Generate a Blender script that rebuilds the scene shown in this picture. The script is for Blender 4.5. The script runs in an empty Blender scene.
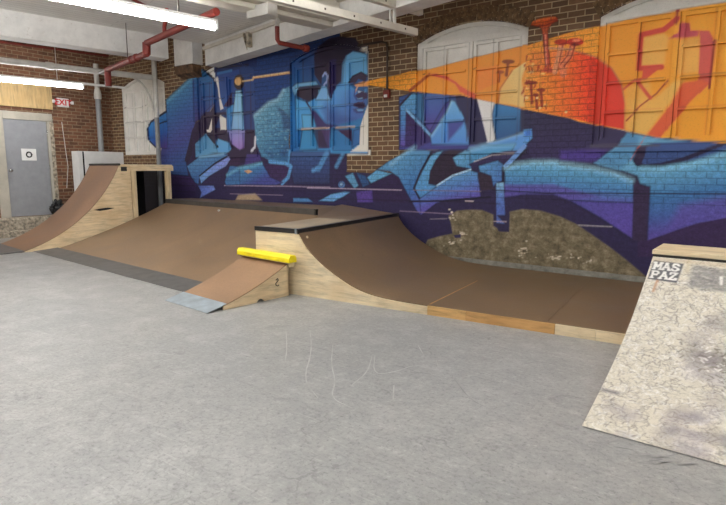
import bpy, math, random
import numpy as np
from mathutils import Vector, Matrix
random.seed(7)
S = bpy.context.scene
COL = S.collection
R = math.radians

# ------------------------------------------------------------------ camera
FPX, W, H, HC = 545.0, 726, 505, 1.5
PITCH, ROLL, YAW = R(8.65), R(0.25), R(36.0)
_cp, _sp, _c, _s = math.cos(PITCH), math.sin(PITCH), math.cos(ROLL), math.sin(ROLL)
_r0, _u0, _f0 = np.array([1, 0, 0.]), np.array([0, _sp, _cp]), np.array([0, _cp, -_sp])
_r, _u = _c*_r0 + _s*_u0, -_s*_r0 + _c*_u0
_Rz = np.array([[math.cos(YAW), -math.sin(YAW), 0], [math.sin(YAW), math.cos(YAW), 0], [0, 0, 1]])
CR, CU, CF = _Rz @ _r, _Rz @ _u, _Rz @ _f0
CAM = np.array([0, 0, HC])
def ray(x, y): return CR*(x - W/2)/FPX - CU*(y - H/2)/FPX + CF
def onZ(x, y, z=0.): d = ray(x, y); return CAM + d*(z - HC)/d[2]
def onY(x, y, Y): d = ray(x, y); return CAM + d*Y/d[1]
def onX(x, y, X): d = ray(x, y); return CAM + d*X/d[0]
cd = bpy.data.cameras.new('camera'); cam = bpy.data.objects.new('camera', cd); COL.objects.link(cam)
cd.sensor_width = 36; cd.lens = FPX/W*36; cd.clip_start = .05
M3 = Matrix((CR, CU, -CF)).transposed()
cam.matrix_world = Matrix.Translation(CAM) @ M3.to_4x4()
S.camera = cam
S.view_settings.view_transform = 'Standard'; S.view_settings.look = 'None'
S.view_settings.exposure = EXPO = 0.22
WINS = [(-12.93, -11.12), (-9.97, -8.2), (-7.24, -5.46), (-4.55, -2.78), (-1.86, -.12)]
SPR, RISE, SILL = 3.43, .20, 1.83
ROWS = [1.92, 2.245, 2.61, 2.965, 3.36]; S.view_settings.gamma = 1.0

# ------------------------------------------------------------------ colour + materials
def lin(c):
    a = np.asarray(c, float)/255.
    return np.where(a <= .04045, a/12.92, ((a + .055)/1.055)**2.4)
def vivid(c, k=1.02, g=1.16):
    c = np.asarray(c, float); m = c.mean(-1, keepdims=True); return np.clip((m + (c - m)*k)*g, 0, .95)
def rgba(c): return tuple(float(v) for v in lin(c)) + (1.,)

class NT:
    def __init__(s, name):
        s.m = bpy.data.materials.new(name); s.m.use_nodes = True
        s.t = s.m.node_tree; s.t.nodes.clear()
        s.out = s.n('ShaderNodeOutputMaterial'); s.b = s.n('ShaderNodeBsdfPrincipled')
        s.l(s.b.outputs[0], s.out.inputs[0])
    def n(s, t, **k):
        o = s.t.nodes.new(t)
        for a, b in k.items(): setattr(o, a, b)
        return o
    def l(s, a, b): s.t.links.new(a, b)
    def v(s, sock, val):
        if hasattr(val, 'is_linked') or isinstance(val, bpy.types.NodeSocket): s.l(val, sock)
        else: sock.default_value = val
    def coord(s, scale=(1, 1, 1), rot=(0, 0, 0), kind='Object'):
        c = s.n('ShaderNodeTexCoord'); mp = s.n('ShaderNodeMapping')
        s.l(c.outputs[kind], mp.inputs[0]); mp.inputs['Scale'].default_value = scale; mp.inputs['Rotation'].default_value = rot
        return mp.outputs[0]
    def noise(s, vec, scale, detail=4, rough=.6, dist=0):
        o = s.n('ShaderNodeTexNoise'); s.l(vec, o.inputs['Vector'])
        o.inputs['Scale'].default_value = scale; o.inputs['Detail'].default_value = detail
        o.inputs['Roughness'].default_value = rough; o.inputs['Distortion'].default_value = dist
        return o.outputs['Fac']
    def ramp(s, fac, stops):
        o = s.n('ShaderNodeValToRGB'); s.l(fac, o.inputs[0]); e = o.color_ramp.elements
        while len(e) < len(stops): e.new(.5)
        for el, (p, c) in zip(e, stops):
            el.position = p; el.color = c if len(c) == 4 else rgba(c)
        return o.outputs[0]
    def mix(s, f, a, b, mode='MIX'):
        o = s.n('ShaderNodeMix', data_type='RGBA', blend_type=mode)
        s.v(o.inputs[0], f); s.v(o.inputs[6], a); s.v(o.inputs[7], b)
        return o.outputs[2]
    def math(s, op, a, b=0., clamp=False):
        o = s.n('ShaderNodeMath', operation=op, use_clamp=clamp); s.v(o.inputs[0], a); s.v(o.inputs[1], b)
        return o.outputs[0]
    def rng(s, f, a, b, c, d):
        o = s.n('ShaderNodeMapRange'); s.l(f, o.inputs[0])
        for i, q in enumerate((a, b, c, d)): o.inputs[i+1].default_value = q
        return o.outputs[0]
    def bump(s, h, strength=.3, dist=.01, nrm=None):
        o = s.n('ShaderNodeBump'); s.l(h, o.inputs['Height'])
        o.inputs['Strength'].default_value = strength; o.inputs['Distance'].default_value = dist
        if nrm: s.l(nrm, o.inputs['Normal'])
        return o.outputs[0]
    def done(s, col, rough=.6, metal=0., normal=None):
        s.v(s.b.inputs['Base Color'], col); s.v(s.b.inputs['Roughness'], rough); s.b.inputs['Metallic'].default_value = metal
        if normal is not None: s.l(normal, s.b.inputs['Normal'])
        return s.m

def plain(name, c, rough=.6, metal=0., var=.08, scale=6):
    t = NT(name); f = t.noise(t.coord(), scale, 5)
    lo = np.clip(np.array(c)*(1 - var*1.6), 0, 255); hi = np.clip(np.array(c)*(1 + var), 0, 255)
    return t.done(t.ramp(f, [(.3, tuple(lo)), (.7, tuple(hi))]), rough, metal, t.bump(f, .08, .004))

def mat_masonite(name, c, seams=None):
    t = NT(name); v = t.coord()
    big = t.noise(v, 1.3, 5, .6); fine = t.noise(t.coord((3, 22, 8), (0, 0, .5)), 3, 5, .7); spk = t.noise(v, 60, 3)
    c = np.array(c, float)
    col = t.ramp(big, [(.25, tuple(c*.86)), (.55, tuple(c)), (.8, tuple(np.minimum(c*1.1 + 4, 255)))])
    sc = t.rng(fine, .58, .78, 0, .35)
    col = t.mix(sc, col, rgba(c*1.22 + 10))
    sp = t.rng(spk, .35, .5, .25, 0)
    col = t.mix(sp, col, rgba(c*.7))
    return t.done(col, t.rng(big, .3, .8, .42, .62), 0, t.bump(spk, .05, .003))

def mat_ply(name, c, axis=0, knots=True):
    t = NT(name); sc = [14, 14, 14]; sc[axis] = 1.6
    g = t.noise(t.coord(tuple(sc)), 1.8, 6, .65, .4); b = t.noise(t.coord(), 2.2, 3); spk = t.noise(t.coord(), 45, 4, .7)
    c = np.array(c, float)
    col = t.ramp(g, [(.28, tuple(c*.80)), (.5, tuple(c)), (.72, tuple(np.minimum(c*1.06 + 5, 255)))])
    col = t.mix(t.rng(b, .45, .7, 0, .4), col, rgba(c*np.array([.9, .82, .7])))
    col = t.mix(t.rng(spk, .62, .74, 0, .55), col, rgba(c*np.array([.66, .58, .5])))
    return t.done(col, .62, 0, t.bump(g, .12, .003))

def mat_floor():
    t = NT('painted_concrete_floor'); v = t.coord()
    big = t.noise(v, .45, 5, .55, .3); mid = t.noise(v, 3.2, 6, .65); spk = t.noise(v, 38, 5, .75)
    col = t.ramp(big, [(.25, (146, 147, 146)), (.5, (158, 158, 156)), (.75, (170, 169, 165))])
    col = t.mix(t.rng(mid, .4, .75, 0, .4), col, rgba((146, 147, 147)))
    col = t.mix(t.rng(mid, .48, .30, 0, .3), col, rgba((184, 184, 182)))
    med = t.noise(v, 14, 5, .75)
    col = t.mix(t.rng(med, .5, .7, 0, .5), col, rgba((134, 135, 135)))
    col = t.mix(t.rng(med, .46, .3, 0, .45), col, rgba((192, 192, 190)))
    col = t.mix(t.rng(spk, .53, .70, 0, .75), col, rgba((100, 100, 99)))
    col = t.mix(t.rng(spk, .42, .28, 0, .6), col, rgba((200, 199, 195)))
    # long wheel scratches in two directions
    for rot, sc in ((.5, (1.2, 30, 1)), (-.9, (1.0, 26, 1)), (2.1, (1.5, 40, 1))):
        s1 = t.noise(t.coord(sc, (0, 0, rot)), 2.2, 4, .6, .5)
        col = t.mix(t.rng(s1, .62, .72, 0, .35), col, rgba((132, 132, 130)))
        col = t.mix(t.rng(s1, .36, .28, 0, .35), col, rgba((205, 204, 200)))
    # hairline cracks
    vo = t.n('ShaderNodeTexVoronoi', feature='DISTANCE_TO_EDGE')
    wv = t.n('ShaderNodeVectorMath', operation='ADD'); nz = t.n('ShaderNodeTexNoise'); t.l(v, nz.inputs['Vector']); nz.inputs['Scale'].default_value = 2.5; nz.inputs['Detail'].default_value = 6
    t.l(v, wv.inputs[0]); t.l(nz.outputs['Color'], wv.inputs[1]); t.l(wv.outputs[0], vo.inputs['Vector']); vo.inputs['Scale'].default_value = .9
    cr = t.math('MULTIPLY', t.rng(vo.outputs['Distance'], .0, .012, .45, 0), t.rng(mid, .45, .6, 0, 1))
    col = t.mix(cr, col, rgba((105, 105, 104)))
    vo2 = t.n('ShaderNodeTexVoronoi', feature='DISTANCE_TO_EDGE'); t.l(wv.outputs[0], vo2.inputs['Vector']); vo2.inputs['Scale'].default_value = 7
    cr2 = t.math('MULTIPLY', t.rng(vo2.outputs['Distance'], .0, .06, .5, 0), t.rng(big, .42, .62, .3, 1))
    col = t.mix(cr2, col, rgba((128, 128, 125)))
    return t.done(col, t.rng(mid, .3, .8, .34, .6), 0, t.bump(spk, .12, .004))

def brick_nodes(t, vec, c1, c2, mortar):
    b = t.n('ShaderNodeTexBrick'); t.l(vec, b.inputs['Vector'])
    b.inputs['Scale'].default_value = 1; b.inputs['Brick Width'].default_value = .215; b.inputs['Row Height'].default_value = .079
    b.inputs['Mortar Size'].default_value = .0075; b.inputs['Mortar Smooth'].default_value = .25; b.inputs['Bias'].default_value = 0
    b.inputs['Color1'].default_value = rgba(c1); b.inputs['Color2'].default_value = rgba(c2); b.inputs['Mortar'].default_value = rgba(mortar)
    return b
def wobble(t, vec, amt=.012, scale=9):
    nz = t.n('ShaderNodeTexNoise'); t.l(vec, nz.inputs['Vector']); nz.inputs['Scale'].default_value = scale; nz.inputs['Detail'].default_value = 3
    a = t.n('ShaderNodeVectorMath', operation='MULTIPLY_ADD'); t.l(nz.outputs['Color'], a.inputs[0]); a.inputs[1].default_value = (amt, amt, 0); t.l(vec, a.inputs[2])
    return a.outputs[0]

def mat_brick_end():
    t = NT('bare_red_brick'); tc = t.n('ShaderNodeTexCoord'); sp = t.n('ShaderNodeSeparateXYZ'); cb = t.n('ShaderNodeCombineXYZ')
    t.l(tc.outputs['Object'], sp.inputs[0]); t.l(sp.outputs[1], cb.inputs[0]); t.l(sp.outputs[2], cb.inputs[1])
    vec = wobble(t, cb.outputs[0])
    b = brick_nodes(t, vec, (92, 60, 44), (128, 86, 62), (152, 132, 106))
    n = t.noise(vec, 5, 5, .7)
    col = t.mix(t.rng(n, .5, .75, 0, .7), b.outputs['Color'], rgba((74, 52, 40)))
    col = t.mix(t.rng(n, .45, .25, 0, .6), col, rgba((150, 122, 96)))
    return t.done(col, .85, 0, t.bump(t.math('SUBTRACT', 1., b.outputs['Fac']), .6, .008))

def mat_mural():
    """bare brown brick where alpha of the paint attribute is 0, wall paint over brick or render where it is 1"""
    t = NT('painted_brick_mural'); tc = t.n('ShaderNodeTexCoord'); sp = t.n('ShaderNodeSeparateXYZ'); cb = t.n('ShaderNodeCombineXYZ')
    t.l(tc.outputs['Object'], sp.inputs[0]); t.l(sp.outputs[0], cb.inputs[0]); t.l(sp.outputs[2], cb.inputs[1])
    vec0 = cb.outputs[0]; vec = wobble(t, vec0, .010, 8)
    b = brick_nodes(t, vec, (92, 68, 49), (122, 90, 63), (186, 166, 132))
    n = t.noise(vec0, 6, 5, .7); nf = t.noise(vec0, 42, 4, .75); nb = t.noise(vec0, 1.2, 4, .6)
    bare = t.mix(t.rng(n, .48, .78, 0, .65), b.outputs['Color'], rgba((66, 50, 38)))
    at = t.n('ShaderNodeAttribute', attribute_name='paint')
    isb = t.rng(sp.outputs[2], 1.04, 1.09, 0, 1)                      # brick above the rendered base
    joint = t.math('MULTIPLY', b.outputs['Fac'], isb)
    paint = t.mix(t.math('MULTIPLY', joint, .34), at.outputs['Color'], rgba((24, 22, 42)))
    nm = t.noise(vec0, 17, 5, .75)
    sc_ = t.n('ShaderNodeVectorMath', operation='SCALE'); t.l(paint, sc_.inputs[0]); t.l(t.math('MULTIPLY', t.rng(nm, .28, .72, 1.32, .70), t.rng(nf, .3, .7, 1.22, .78)), sc_.inputs['Scale']); paint = sc_.outputs[0]
    paint = t.mix(t.rng(nb, .4, .8, 0, .12), paint, rgba((30, 28, 60)))
    chips = t.math('MULTIPLY', t.rng(t.noise(vec0, 19, 3, .55), .775, .79, 0, 1), t.rng(sp.outputs[2], 1.9, 1.3, 0, 1))
    paint = t.mix(t.math('MULTIPLY', chips, .6, True), paint, rgba((205, 190, 190)))
    # crumbling render of the base
    cn = t.noise(vec0, 8, 6, .75); cc = t.ramp(cn, [(.3, (70, 62, 46)), (.48, (118, 106, 82)), (.62, (150, 138, 114)), (.74, (182, 172, 150))])
    cc = t.mix(t.rng(t.noise(t.coord((1, 1, 7)), 2.2, 3), .5, .7, 0, .5), cc, rgba((104, 92, 66)))
    at2 = t.n('ShaderNodeAttribute', attribute_name='bare_render')
    paint = t.mix(at2.outputs['Fac'], paint, cc)
    col = t.mix(at.outputs['Alpha'], bare, paint)
    h = t.math('ADD', t.math('MULTIPLY', t.math('SUBTRACT', 1., joint), 1.), t.math('MULTIPLY', nf, .35))
    return t.done(col, .72, 0, t.bump(h, .55, .007))

def mat_paintattr(name, rough=.55):
    """boards and frames that carry the wall painting: colour from the same attribute, no brick"""
    t = NT(name); at = t.n('ShaderNodeAttribute', attribute_name='paint'); v = t.coord()
    n = t.noise(v, 4, 5, .6); nf = t.noise(v, 50, 3, .7)
    bare = t.ramp(n, [(.3, (222, 220, 214)), (.7, (240, 238, 232))])
    col = t.mix(at.outputs['Alpha'], bare, at.outputs['Color'])
    col = t.mix(t.rng(nf, .52, .74, 0, .14), col, rgba((35, 30, 45)))
    return t.done(col, rough, 0, t.bump(nf, .05, .003))

def mat_ceiling():
    t = NT('whitewashed_planks'); th = R(-12.3)
    v = t.coord(kind='Object', rot=(0, 0, -th + R(90)))
    w = t.n('ShaderNodeTexBrick'); t.l(v, w.inputs['Vector'])
    w.inputs['Scale'].default_value = 1; w.inputs['Brick Width'].default_value = 3.4; w.inputs['Row Height'].default_value = .13; w.inputs['Mortar Size'].default_value = .004
    w.inputs['Color1'].default_value = rgba((222, 220, 215)); w.inputs['Color2'].default_value = rgba((230, 228, 223)); w.inputs['Mortar'].default_value = rgba((160, 156, 150))
    n = t.noise(v, 2.5, 5, .65)
    col = t.mix(t.rng(n, .5, .8, 0, .5), w.outputs['Color'], rgba((198, 194, 185)))
    return t.done(col, .6, 0, t.bump(w.outputs['Fac'], -.4, .006))

def mat_white_rough(name, c=(208, 206, 200), peel=.0):
    t = NT(name); v = t.coord(); n = t.noise(v, 3, 6, .7); f = t.noise(v, 14, 5, .7)
    c = np.array(c, float)
    col = t.ramp(n, [(.3, tuple(c*.9)), (.6, tuple(c)), (.8, tuple(np.minimum(c*1.04, 255)))])
    if peel: col = t.mix(t.rng(f, .62, .68, 0, peel), col, rgba((140, 118, 92)))
    return t.done(col, .6, 0, t.bump(f, .15, .005))

M = {}
M['floor'] = mat_floor(); M['brick_end'] = mat_brick_end(); M['mural'] = mat_mural(); M['painted'] = mat_paintattr('painted_boards')
M['brick_dark'] = plain('brown_brick', (92, 68, 48), .85, 0, .3, 9); M['brick_arch'] = plain('arch_brick', (112, 88, 62), .85, 0, .35, 14); M['ceiling'] = mat_ceiling(); M['scr_l'] = plain('scratched_floor_paint', (180, 180, 178), .6); M['scr_d'] = plain('scuffed_floor_paint', (148, 148, 147), .6); M['beam'] = mat_white_rough('white_painted_timber', (222, 220, 216), .25)
M['beam2'] = mat_white_rough('cream_painted_steel', (206, 200, 188), .15)
M['plaster'] = mat_white_rough('white_plaster', (205, 203, 198))
M['brown_bank'] = mat_masonite('brown_hardboard_faded', (143, 117, 90)); M['brown_qp'] = mat_masonite('brown_hardboard_red', (138, 107, 84))
M['brown_mini'] = mat_masonite('brown_hardboard_dark', (124, 101, 75)); M['brown_kick'] = mat_masonite('brown_hardboard_worn', (152, 120, 92))
M['deck'] = mat_masonite('deck_board', (134, 112, 90)); M['deck_pale'] = mat_masonite('deck_board_pale', (168, 152, 128))
M['ply'] = mat_ply('pale_plywood', (226, 208, 174), 0); M['ply_y'] = mat_ply('pale_plywood_side', (224, 202, 164), 1); M['pine'] = mat_ply('pine_board', (214, 172, 112), 0)
M['ply_dark'] = mat_ply('orange_plywood_edge', (196, 152, 96), 0); M['ply_v'] = mat_ply('timber_post', (222, 200, 160), 2)
M['steel'] = plain('dark_steel_angle', (64, 62, 60), .35, .6); M['steel_grey'] = plain('grey_painted_board', (78, 74, 70), .5)
M['plate'] = plain('grey_metal_plate', (122, 122, 122), .4, .3); M['plate_dark'] = plain('dark_grey_plate', (96, 94, 92), .5); M['plate_pale'] = plain('pale_steel_plate', (176, 188, 196), .3, .35)
M['yellow'] = plain('yellow_plastic', (250, 225, 20), .45, 0, .05); M['door'] = plain('grey_door_paint', (150, 152, 156), .45, 0, .03)
M['frame'] = mat_white_rough('beige_frame_paint', (186, 180, 166)); M['white'] = plain('white_enamel', (226, 226, 224), .35, 0, .02)
M['paper'] = plain('white_paper', (236, 236, 234), .7, 0, .01); M['black'] = plain('hollow_black', (14, 14, 15), .9, 0, .1); M['ink'] = plain('black_ink', (22, 22, 24), .7, 0, .02)
M['bag'] = plain('black_bag_film', (22, 22, 24), .25, 0, .2); M['red'] = plain('red_pipe_paint', (112, 32, 22), .6, 0, .12); M['exit_red'] = plain('red_lettering', (205, 30, 45), .5, 0, .02)
M['pipe_grey'] = plain('grey_pipe_paint', (136, 138, 140), .45, 0, .05); M['pipe_white'] = plain('white_pipe_paint', (206, 204, 198), .45, 0, .05)
M['conduit'] = plain('brown_conduit', (62, 46, 36), .5, 0, .1); M['chrome'] = plain('brushed_chrome', (200, 200, 200), .2, 1., .02)
M['stone'] = plain('rough_concrete', (158, 148, 132), .85, 0, .3, 16); M['curb'] = plain('grey_concrete_curb', (140, 138, 130), .8, 0, .15, 9); M['board'] = mat_ply('tan_board', (206, 176, 124), 2)
def emit(name, c, s):
    t = NT(name); t.b.inputs['Emission Color'].default_value = rgba(c); t.b.inputs['Emission Strength'].default_value = s
    return t.done(rgba((235, 235, 235)), .4)
M['tube'] = emit('fluorescent_tube', (252, 251, 250), TUBE := 30.0); M['tube_bright'] = emit('fluorescent_tube_boosted', (252, 251, 250), 58.0)  # second tube strength is boosted to brighten the left of the mural

# ------------------------------------------------------------------ mesh helpers
class MB:
    def __init__(s): s.v, s.f, s.m = [], [], []
    def add(s, vs, fs, mi=0):
        k = len(s.v); s.v += [tuple(map(float, p)) for p in vs]; s.f += [tuple(i + k for i in f) for f in fs]; s.m += [mi]*len(fs)
        return s
    def box(s, a, b, mi=0, f=lambda p: p):
        x0, y0, z0 = a; x1, y1, z1 = b
        vs = [f(p) for p in ((x0, y0, z0), (x1, y0, z0), (x1, y1, z0), (x0, y1, z0), (x0, y0, z1), (x1, y0, z1), (x1, y1, z1), (x0, y1, z1))]
        return s.add(vs, [(3, 2, 1, 0), (4, 5, 6, 7), (0, 1, 5, 4), (1, 2, 6, 5), (2, 3, 7, 6), (3, 0, 4, 7)], mi)
    def prism(s, pts, h0, h1, axis=0, mi=0):
        """closed 2-D outline pts extruded from h0 to h1 along axis (0: pts are (y,z); 1: (x,z); 2: (x,y))"""
        n = len(pts)
        def P(p, h): return (h, p[0], p[1]) if axis == 0 else ((p[0], h, p[1]) if axis == 1 else (p[0], p[1], h))
        vs = [P(p, h0) for p in pts] + [P(p, h1) for p in pts]
        fs = [tuple(range(n))[::-1], tuple(range(n, 2*n))] + [(i, (i+1) % n, n + (i+1) % n, n + i) for i in range(n)]
        return s.add(vs, fs, mi)
    def tube(s, pts, r, seg=12, cap=True, mi=0):
        pts = [Vector(p) for p in pts]; n = len(pts); rs = r if isinstance(r, (list, tuple)) else [r]*n
        t0 = (pts[1] - pts[0]).normalized(); up = Vector((0, 0, 1)) if abs(t0.z) < .9 else Vector((1, 0, 0))
        nn = t0.cross(up).normalized(); vs = []; prev = t0
        for i, p in enumerate(pts):
            a = (pts[min(i+1, n-1)] - pts[max(i-1, 0)]).normalized()
            q = prev.rotation_difference(a); nn = (q @ nn).normalized(); prev = a; bb = a.cross(nn)
            for k in range(seg):
                an = 2*math.pi*k/seg; vs.append(p + (nn*math.cos(an) + bb*math.sin(an))*rs[i])
        fs = [(i*seg + k, i*seg + (k+1) % seg, (i+1)*seg + (k+1) % seg, (i+1)*seg + k) for i in range(n-1) for k in range(seg)]
        if cap: fs += [tuple(range(seg))[::-1], tuple(range((n-1)*seg, n*seg))]
        return s.add(vs, fs, mi)
    def lathe(s, prof, c, axis=(0, 0, 1), seg=20, mi=0):
        ax = Vector(axis).normalized(); e1 = ax.orthogonal().normalized(); e2 = ax.cross(e1); c = Vector(c); vs = []
        for r, h in prof:
            for k in range(seg):
                a = 2*math.pi*k/seg; vs.append(c + ax*h + (e1*math.cos(a) + e2*math.sin(a))*max(r, 1e-4))
        n = len(prof); fs = [(i*seg + k, i*seg + (k+1) % seg, (i+1)*seg + (k+1) % seg, (i+1)*seg + k) for i in range(n-1) for k in range(seg)]
        fs += [tuple(range(seg))[::-1], tuple(range((n-1)*seg, n*seg))]
        return s.add(vs, fs, mi)
    def build(s, name, mat, parent=None, smooth=False, bevel=0.):
        me = bpy.data.meshes.new(name); me.from_pydata(s.v, [], s.f)
        for m in (mat if isinstance(mat, (list, tuple)) else [mat]): me.materials.append(m)
        me.polygons.foreach_set('material_index', s.m)
        me.validate(); me.update()
        import bmesh
        bm = bmesh.new(); bm.from_mesh(me); bmesh.ops.recalc_face_normals(bm, faces=bm.faces)
        if bevel: bmesh.ops.bevel(bm, geom=[e for e in bm.edges if e.is_manifold and e.calc_face_angle(0) > .6], offset=bevel, segments=2, affect='EDGES', profile=.5)
        bm.to_mesh(me); bm.free()
        if smooth:
            me.polygons.foreach_set('use_smooth', [True]*len(me.polygons))
            me.set_sharp_from_angle(angle=R(35))
        o = bpy.data.objects.new(name, me); COL.objects.link(o)
        if parent: o.parent = parent
        return o
def tag(o, label=None, cat=None, group=None, kind=None):
    for k, v in (('label', label), ('category', cat), ('group', group), ('kind', kind)):
        if v: o[k] = v
    return o
def thing(name, label, cat, loc=(0, 0, 0), rz=0., group=None, kind=None):
    o = bpy.data.objects.new(name, None); COL.objects.link(o); o.location = tuple(map(float, loc)); o.rotation_euler = (0, 0, rz); o.empty_display_size = .1
    return tag(o, label, cat, group, kind)
def copy_tree(o, parent=None):
    c = o.copy(); COL.objects.link(c); c.parent = parent
    for ch in [q for q in bpy.data.objects if q.parent == o]: copy_tree(ch, c)
    return c

# ------------------------------------------------------------------ a small painter: coloured shapes on a metric grid
class Painter:
    def __init__(s, x0, x1, z0, z1, st, to):
        s.x = np.arange(x0, x1 + st/2, st); s.z = np.arange(z0, z1 + st/2, st); s.st = st; s.x0 = x0; s.z0 = z0; s.to = to
        n = (len(s.z), len(s.x)); s.rgb = np.zeros(n + (3,)); s.a = np.zeros(n); s.c = np.zeros(n)
    def _win(s, P, pad):
        lo = P.min(0) - pad; hi = P.max(0) + pad
        i0 = max(int((lo[0] - s.x0)/s.st), 0); i1 = min(int((hi[0] - s.x0)/s.st) + 2, len(s.x)); j0 = max(int((lo[1] - s.z0)/s.st), 0); j1 = min(int((hi[1] - s.z0)/s.st) + 2, len(s.z))
        if i1 <= i0 or j1 <= j0: return None
        X, Z = np.meshgrid(s.x[i0:i1], s.z[j0:j1]); return (slice(j0, j1), slice(i0, i1)), X, Z
    @staticmethod
    def _segd(X, Z, a, b):
        d = b - a; L = d @ d + 1e-12; t = np.clip(((X - a[0])*d[0] + (Z - a[1])*d[1])/L, 0, 1)
        return np.hypot(X - a[0] - t*d[0], Z - a[1] - t*d[1])
    def _put(s, w, al, X, Z, col, g, op):
        if g is None: c = np.broadcast_to(lin(col), X.shape + (3,))
        else:
            p, q = s.to(*g[0]), s.to(*g[1]); d = np.array(q) - np.array(p); t = np.clip(((X - p[0])*d[0] + (Z - p[1])*d[1])/(d @ d), 0, 1)
            cs = [col] + list(g[2:]); k = len(cs) - 1; c = np.stack([np.interp(t, np.linspace(0, 1, k + 1), [float(q[i]) for q in cs]) for i in range(3)], -1); c = lin(c)
        al = al*op; A = al[..., None]
        s.rgb[w] = s.rgb[w]*(1 - A) + c*A; s.a[w] = s.a[w] + (1 - s.a[w])*al; s.c[w] *= (1 - al)
        return al
    def poly(s, pts, col, g=None, soft=.014, op=1., smooth=0, mark=False, erase=False):
        if getattr(s, 'outline', False) and soft < .02 and op == 1 and not mark and col[2] > col[0] + 45 and col[2] > 120:
            s._poly(pts, col, g, soft, op, smooth, mark, erase); s.stroke(list(pts) + [pts[0]], .022, (24, 24, 58), .02, .62); return
        s._poly(pts, col, g, soft, op, smooth, mark, erase)
    def _poly(s, pts, col, g=None, soft=.014, op=1., smooth=0, mark=False, erase=False):
        P = np.array([s.to(*p) for p in pts])
        for _ in range(smooth):
            Q = np.roll(P, -1, 0); P = np.stack([.75*P + .25*Q, .25*P + .75*Q], 1).reshape(-1, 2)
        r = s._win(P, soft)
        if r is None: return
        w, X, Z = r; ins = np.zeros(X.shape, bool); D = np.full(X.shape, 9.)
        for a, b in zip(P, np.roll(P, -1, 0)):
            c = (a[1] > Z) != (b[1] > Z)
            with np.errstate(divide='ignore', invalid='ignore'): xi = (b[0] - a[0])*(Z - a[1])/(b[1] - a[1] + 1e-15) + a[0]
            ins ^= c & (X < xi); D = np.minimum(D, s._segd(X, Z, a, b))
        al = np.clip(.5 + np.where(ins, D, -D)/max(soft, 1e-4), 0, 1)
        if erase: s.a[w] *= (1 - al); return
        al = s._put(w, al, X, Z, col, g, op)
        if mark: s.c[w] = np.maximum(s.c[w], al)
    def stroke(s, pts, width, col, soft=.012, op=1., g=None):
        P = np.array([s.to(*p) for p in pts]); r = s._win(P, width + soft)
        if r is None: return
        w, X, Z = r; D = np.full(X.shape, 9.)
        for a, b in zip(P[:-1], P[1:]): D = np.minimum(D, s._segd(X, Z, a, b))
        s._put(w, np.clip(.5 + (width/2 - D)/soft, 0, 1), X, Z, col, g, op)
    def stroke_m(s, *a, **k):
        t = s.to; s.to = lambda x, y: (x, y); s.stroke(*a, **k); s.to = t
    def ell(s, c, rx, ry, col, g=None, soft=.014, op=1.):
        s.poly([(c[0] + rx*math.cos(a), c[1] + ry*math.sin(a)) for a in np.linspace(0, 2*math.pi, 20, endpoint=False)], col, g, soft, op)
    def sample(s, X, Z):
        i = np.clip(((X - s.x0)/s.st + .5).astype(int), 0, len(s.x) - 1); j = np.clip(((Z - s.z0)/s.st + .5).astype(int), 0, len(s.z) - 1)
        return np.concatenate([s.rgb[j, i], s.a[j, i][:, None]], 1), s.c[j, i]
def colour(o, pt, fx=lambda c: (c[:, 0], c[:, 2]), extra=False):
    me = o.data; n = len(me.vertices); co = np.empty(n*3); me.vertices.foreach_get('co', co); co = co.reshape(-1, 3)
    c, k = pt.sample(*fx(co)); at = me.attributes.new('paint', 'FLOAT_COLOR', 'POINT'); at.data.foreach_set('color', c.astype(np.float32).ravel())
    if extra: a2 = me.attributes.new('bare_render', 'FLOAT', 'POINT'); a2.data.foreach_set('value', k.astype(np.float32))

# ------------------------------------------------------------------ the wall painting, laid out in wall metres
WY = 7.65
def wall_xz(x, y): p = onY(x, y, WY); return (float(p[0]), float(p[2]))
MU = Painter(-13.5, .6, .0, 4.02, .0125, wall_xz)
def K(ox, oy, sc): return lambda *pts: [(ox + a/sc, oy + b/sc) for a, b in pts]
cA, cB, cC, cD = K(140, 60, 7.21), K(140, 130, 7.21), K(230, 60, 7.21), K(230, 130, 7.21)
cE, cF, cG, cH = K(300, 30, 7.21), K(310, 140, 7.21), K(390, 80, 7.21), K(390, 145, 7.21)
cI, cJ, cK, cL = K(470, 80, 7.21), K(470, 145, 7.21), K(430, 200, 6.555), K(540, 200, 6.555)
cM, cN, cO, cP = K(560, 130, 7.21), K(626, 150, 7.21), K(640, 195, 8.42), K(510, 5, 7.21)
cQ, cR, cS, cT, cU = K(580, 0, 4.973), K(580, 80, 4.973), K(410, 20, 5.186), K(280, 90, 5.186), K(200, 20, 5.186)
p, s, e = MU.poly, MU.stroke, MU.ell
NAVY, INK = (40, 36, 72), (26, 22, 50)
def px(*a): return list(a)
# dark ground of the lower wall
p(px((166, 240), (166, 150), (300, 148), (347, 154), (347, 172), (390, 174), (420, 150), (480, 148), (521, 108), (570, 118), (626, 131), (660, 138), (726, 142), (760, 143), (760, 330), (380, 330)), (48, 38, 76), ((500, 110), (500, 230), (42, 34, 74)))
p(px((521, 108), (570, 118), (626, 131), (612, 150), (598, 166), (540, 163), (524, 150)), (50, 46, 76), ((560, 112), (560, 165), (58, 46, 92)))
MU.outline = True
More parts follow.
